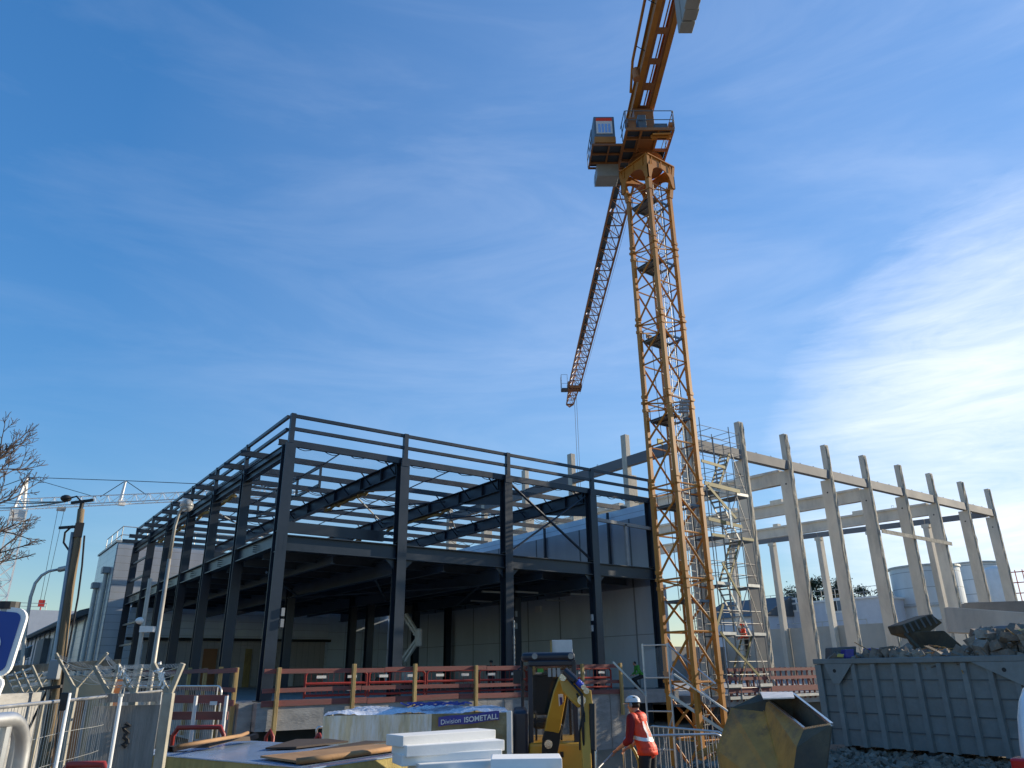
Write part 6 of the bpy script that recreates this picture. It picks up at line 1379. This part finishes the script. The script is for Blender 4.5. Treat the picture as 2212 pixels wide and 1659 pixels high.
pa = atD(-120, 1546, 4.0); pb = atD(44, 1546, 4.2)
fpanel(pa, pb, atD(40, 1546, 4.2).z, 'second fence panel seen just behind the closest one at left', vs=.05, hs=.8, seed=5)
# white marker posts
for x0, y0, x1, y1, D, lab in ((150, 1497, 129, 1650, 8.2, 'white post with a black cap behind the long mesh fence'), (261, 1504, 247, 1652, 8.0, 'plain white post left of the grey hoarding behind the mesh fence')):
    a = atD(x0, y0, D); t = thing('marker_post', lab, 'post', xy(a), 'white posts behind the fence'); MB().tube(xy(a, 0), a, .017, 10).build('shaft', mt['signwhite'], t)
    if x0 == 150: MB().box(a-V((0, 0, .07))-r0*.03, (.07, .04, .15), 0, FR).build('reflector', mt['dark'], t, bevel=.01)
    else: MB().tube(a, a+V((0, 0, .02)), .024, 10).build('cap', mt['galv'], t)
# ---- concrete Y posts with barbed wire
def ypost(px_, py_, D, w__, arm_, label, spread=1.0, tall=True, skew=0):
    a = atD(px_, py_, D); t = thing('fence_post', label, 'fence post', xy(a), 'concrete fence posts with Y tops'); CG = mt['warmconc']
    MB().box(xy(a, a.z/2), (w__, w__*.8, a.z), 0, FR).build('shaft', CG, t, bevel=.008)
    ends = []
    for s_ in (-1, 1):
        q = a+r0*s_*arm_*.75*spread*(1 if s_ < 0 else (1-skew))+V((0, 0, arm_)); MB().beam(a-V((0, 0, .03)), q, w__*.5, w__*.55, tuple(f0)).build('arm', CG, t, bevel=.005); ends.append((a, q))
    return t, ends
yp = [(366, 1497, 8.5, .09, .27, 'nearest concrete Y post standing before the grey hoarding end', 1, .55), (291, 1496, 10.1, .085, .30, 'concrete Y post left of the nearest one, above the hoarding', 1.1, .9), (238, 1497, 10.8, .085, .30, 'concrete Y post in front of the right corner of the beige hut', 1.1, .8),
      (163, 1484, 12, .07, .42, 'slim Y post in front of the tan hut door', 1.1, 0), (97, 1494, 15, .07, .40, 'slim Y post just left of the wooden pole', 1, 0), (72, 1496, 17, .07, .40, 'slim Y post, second left of the wooden pole', 1, 0), (52, 1497, 19, .07, .40, 'slim Y post, third left of the wooden pole', 1, 0), (32, 1498, 21, .07, .40, 'leftmost slim Y post, beside the blue sign edge', 1, 0)]
ends = []
for q in yp: ends.append(ypost(q[0], q[1], q[2], q[3], q[4], q[5], q[6], skew=q[7])[1])
mb = MB(); rr = random.Random(6)
for i in range(len(ends)-1):
    if i == 3: continue
    for s_ in (0, 1):
        for f_ in (.35, .65, .92):
            a = ends[i][s_][0].lerp(ends[i][s_][1], f_); b = ends[i+1][s_][0].lerp(ends[i+1][s_][1], f_); pts_ = [a.lerp(b, k/10)-V((0, 0, .05*4*k/10*(1-k/10))) for k in range(11)]; mb.path(pts_, .004, 4)
            for k in range(1, 30): q = a.lerp(b, k/30); mb.tube(q-V((0, 0, .02)), q+V((.01, 0, .02)), .003, 3)
mb.build('barbed_wire', mt['galvd']); o = bpy.data.objects['barbed_wire']; tag(o, 'barbed wire strands strung along the tops of the concrete Y posts', 'barbed wire'); o['kind'] = 'stuff'
rr = random.Random(31); mb = MB()
for i in range(2):
    for k in range(9): mb.path([ends[i][0][0].lerp(ends[i][0][1], .3+.07*k)+V((rr.uniform(-.03, .03), -.05, rr.uniform(-.05, .05))) for _ in range(3)], .012, 4)
o = mb.build('wire_insulators', mt['helmet']); tag(o, 'white insulators and loose wire bunched on the two nearest Y posts', 'insulators'); o['kind'] = 'stuff'
# hoarding behind the fence
hb = thing('grey_hoarding', 'weathered grey board hoarding between the nearest Y posts', 'hoarding', xy(atD(280, 1560, 9.9)))
for k, (x0, x1) in enumerate(((206, 253.5), (253.5, 301), (301, 350))):
    a, b = atD(x0, 1500, 9.9), atD(x1, 1500, 9.9); c = (a+b)/2; MB().box((c.x, c.y, 1.88/2), ((b-a).length, .03, 1.88), math.atan2((b-a).y, (b-a).x)).build('board', mt['weatherply'], hb)
a, b = atD(215, 1508, 9.82), atD(345, 1506, 9.82); MB().beam(a, b, .03, .09).build('rail', mt['weatherply'], hb)
mb = MB(); rr = random.Random(8); mb.path([atD(272+6*math.sin(k*1.9)+rr.uniform(-2, 2), 1562+k*5.2, 9.86) for k in range(11)], .02, 5); mb.build('dark_scrawl', mt['dark'], hb)
# low concrete wall at far left
a, b = atD(-60, 1502, 14), atD(98, 1500, 15.5); c = (a+b)/2; o = MB().box((c.x, c.y, (a.z)/2), ((b-a).length+.3, .15, a.z), math.atan2((b-a).y, (b-a).x)).build('low_wall', mt['concbase']); tag(o, 'low grey concrete wall left of the wooden pole base', 'wall')
# grassy strip
mb = MB(); rr = random.Random(21)
for _ in range(9000):
    D = rr.uniform(10.8, 13.5); x = rr.triangular(20, 260, 150); P = atD(x, 1640, D); hgt = rr.uniform(.25, .95)*(1-abs(x-140)/260); b = xy(P); d = V((rr.uniform(-.3, .3), rr.uniform(-.3, .3), 1))*hgt; s_ = V((rr.uniform(-1, 1), rr.uniform(-1, 1), 0)).normalized()*.012
    mb.quad(b-s_, b+s_, b+d*.6+s_*.7, b+d+V((0, 0, -.02)))
o = mb.build('dry_grass', mt['grass']); o['kind'] = 'stuff'; tag(o, 'yellow green weeds growing behind the mesh fence near the wooden pole', 'grass')
# ---- timber site barrier and bits at the fence end
tbm = thing('timber_barrier', 'site barrier of two brown boards on white posts behind the finer mesh', 'barrier', xy(atD(440, 1550, 13)))
for y in (1510, 1546): a, b = atD(372, y, 13), atD(492, y, 12.6); MB().beam(a, b, .03, .11).build('board', mt['redwood'], tbm)
for x in (424, 490): a = atD(x, 1503, 12.6); MB().tube(xy(a), a, .028, 8).build('post', mt['white'], tbm)
a, b = atD(453, 1519, 12.6), atD(469, 1519, 12.6); MB().beam(a, b, .03, .05).build('label_plate', mt['white'], tbm)
def redstand(px_, py_, D, w__, label):
    a = atD(px_, py_, D); t = thing('red_barrier_clamp', label, 'barrier', xy(a), 'low red plastic site barriers'); g = lambda x, z: xy(a)+r0*x+V((0, 0, z))
    MB().path([g(0, 0), g(0, a.z-.1), g(.06, a.z), g(w__-.06, a.z), g(w__, a.z-.1), g(w__, 0)], .03, 8).build('frame', mt['redplastic'], t, smooth=True); MB().tube(g(0, a.z*.6), g(w__, a.z*.6), .02, 6).build('rail', mt['white'], t)
redstand(376, 1572, 12.2, .7, 'low red plastic barrier behind the finer mesh, left of the panel stack'); redstand(135, 1652, 9.0, .45, 'red plastic barrier top at the bottom edge by the wooden pole')
redstand(576, 1578, 14.5, .12, 'small red clamp stand behind the panel stack, left of the dark void'); redstand(680, 1587, 14.5, .14, 'small red clamp stand just left of the wrapped stack')
o = MB().path([atD(x, y, 14.6) for x, y in ((684, 1600), (684, 1576), (688, 1571), (700, 1570))], .02, 8).build('steel_hoop', mt['galv'], smooth=True); tag(o, 'small galvanised hoop rising left of the wrapped stack', 'hoop')
# ---- blue cycle sign
DS = 3.0; c1 = atD(60, 1313, DS); rgt = (r0*math.cos(.0)+f0*.25).normalized()
# plane through the sign: width runs left along -rgt, height runs down
def SP(u, v_): return c1-rgt*u-V((0, 0, v_))-r0*0
sg = thing('cycle_sign', 'blue cycle path sign with white border leaning in at the left edge', 'sign', xy(SP(.25, .3)))
a = atD(63, 1315, DS); b = atD(16, 1464, DS); dn = (b-a); hS = dn.length; dn.normalize(); lf = -rgt
if True:
    lf = (lf-dn*lf.dot(dn)).normalized()
nn = lf.cross(dn).normalized()
if nn.dot(f0) > 0: nn = -nn
def SS(u, v_, o=0): return a+lf*u+dn*v_+nn*o
def rrect(u0, u1, v0, v1, r_, o):
    pts_ = []
    for cu_, cv_, a0 in ((u1-r_, v1-r_, 0), (u0+r_, v1-r_, 90), (u0+r_, v0+r_, 180), (u1-r_, v0+r_, 270)):
        for k in range(6): t_ = math.radians(a0+18*k); pts_.append(SS(cu_+r_*math.cos(t_), cv_+r_*math.sin(t_), o))
    return pts_
MB().prism(rrect(0, .42, 0, hS, .035, -.02), nn*.02).build('rim', mt['signwhite'], sg); fc = MB().prism(rrect(.015, .405, .015, hS-.015, .022, .001), nn*.002).build('face', mt['signblue'], sg)
def ring(u, v_, r_, m_, nm): 
    MB().path([SS(u+r_*math.cos(t_*math.pi/10), v_+r_*math.sin(t_*math.pi/10), .006) for t_ in range(21)], .0045, 6).build(nm, m_, fc)
ring(.088, hS*.56, .036, mt['signwhite'], 'wheel_mark'); ring(.235, hS*.56, .034, mt['signwhite'], 'wheel_mark')
MB().path([SS(.075, hS*.32, .006), SS(.105, hS*.32, .006), SS(.10, hS*.36, .006), SS(.088, hS*.56, .006)], .0045, 6).build('fork_mark', mt['signwhite'], fc)
MB().path([SS(.235, hS*.56, .006), SS(.18, hS*.55, .006), SS(.123, hS*.42, .006), SS(.2, hS*.42, .006), SS(.18, hS*.55, .006)], .0045, 6).build('frame_mark', mt['signwhite'], fc)
MB().path([SS(.2, hS*.42, .006), SS(.235, hS*.56, .006)], .0045, 6).build('stay_mark', mt['signwhite'], fc)
pt_ = atD(19, 1303, DS+.05); MB().tube(V((pt_.x, pt_.y, 0)), pt_, .03, 14).build('pole', mt['galvd'], sg); MB().tube(pt_-V((0, 0, .02)), pt_+V((0, 0, .004)), .034, 14).build('pole_cap', mt['dark'], sg)
o = thing('white_sign', 'white lower sign corner under the blue cycle sign', 'sign', xy(atD(-30, 1500, DS))); mb = MB(); mb.prism([atD(x, y, DS) for x, y in ((-90, 1458), (-8, 1461), (4, 1468), (5, 1478), (-12, 1520), (-90, 1520))], nn*-.02); mb.build('plate', mt['signwhite'], o)
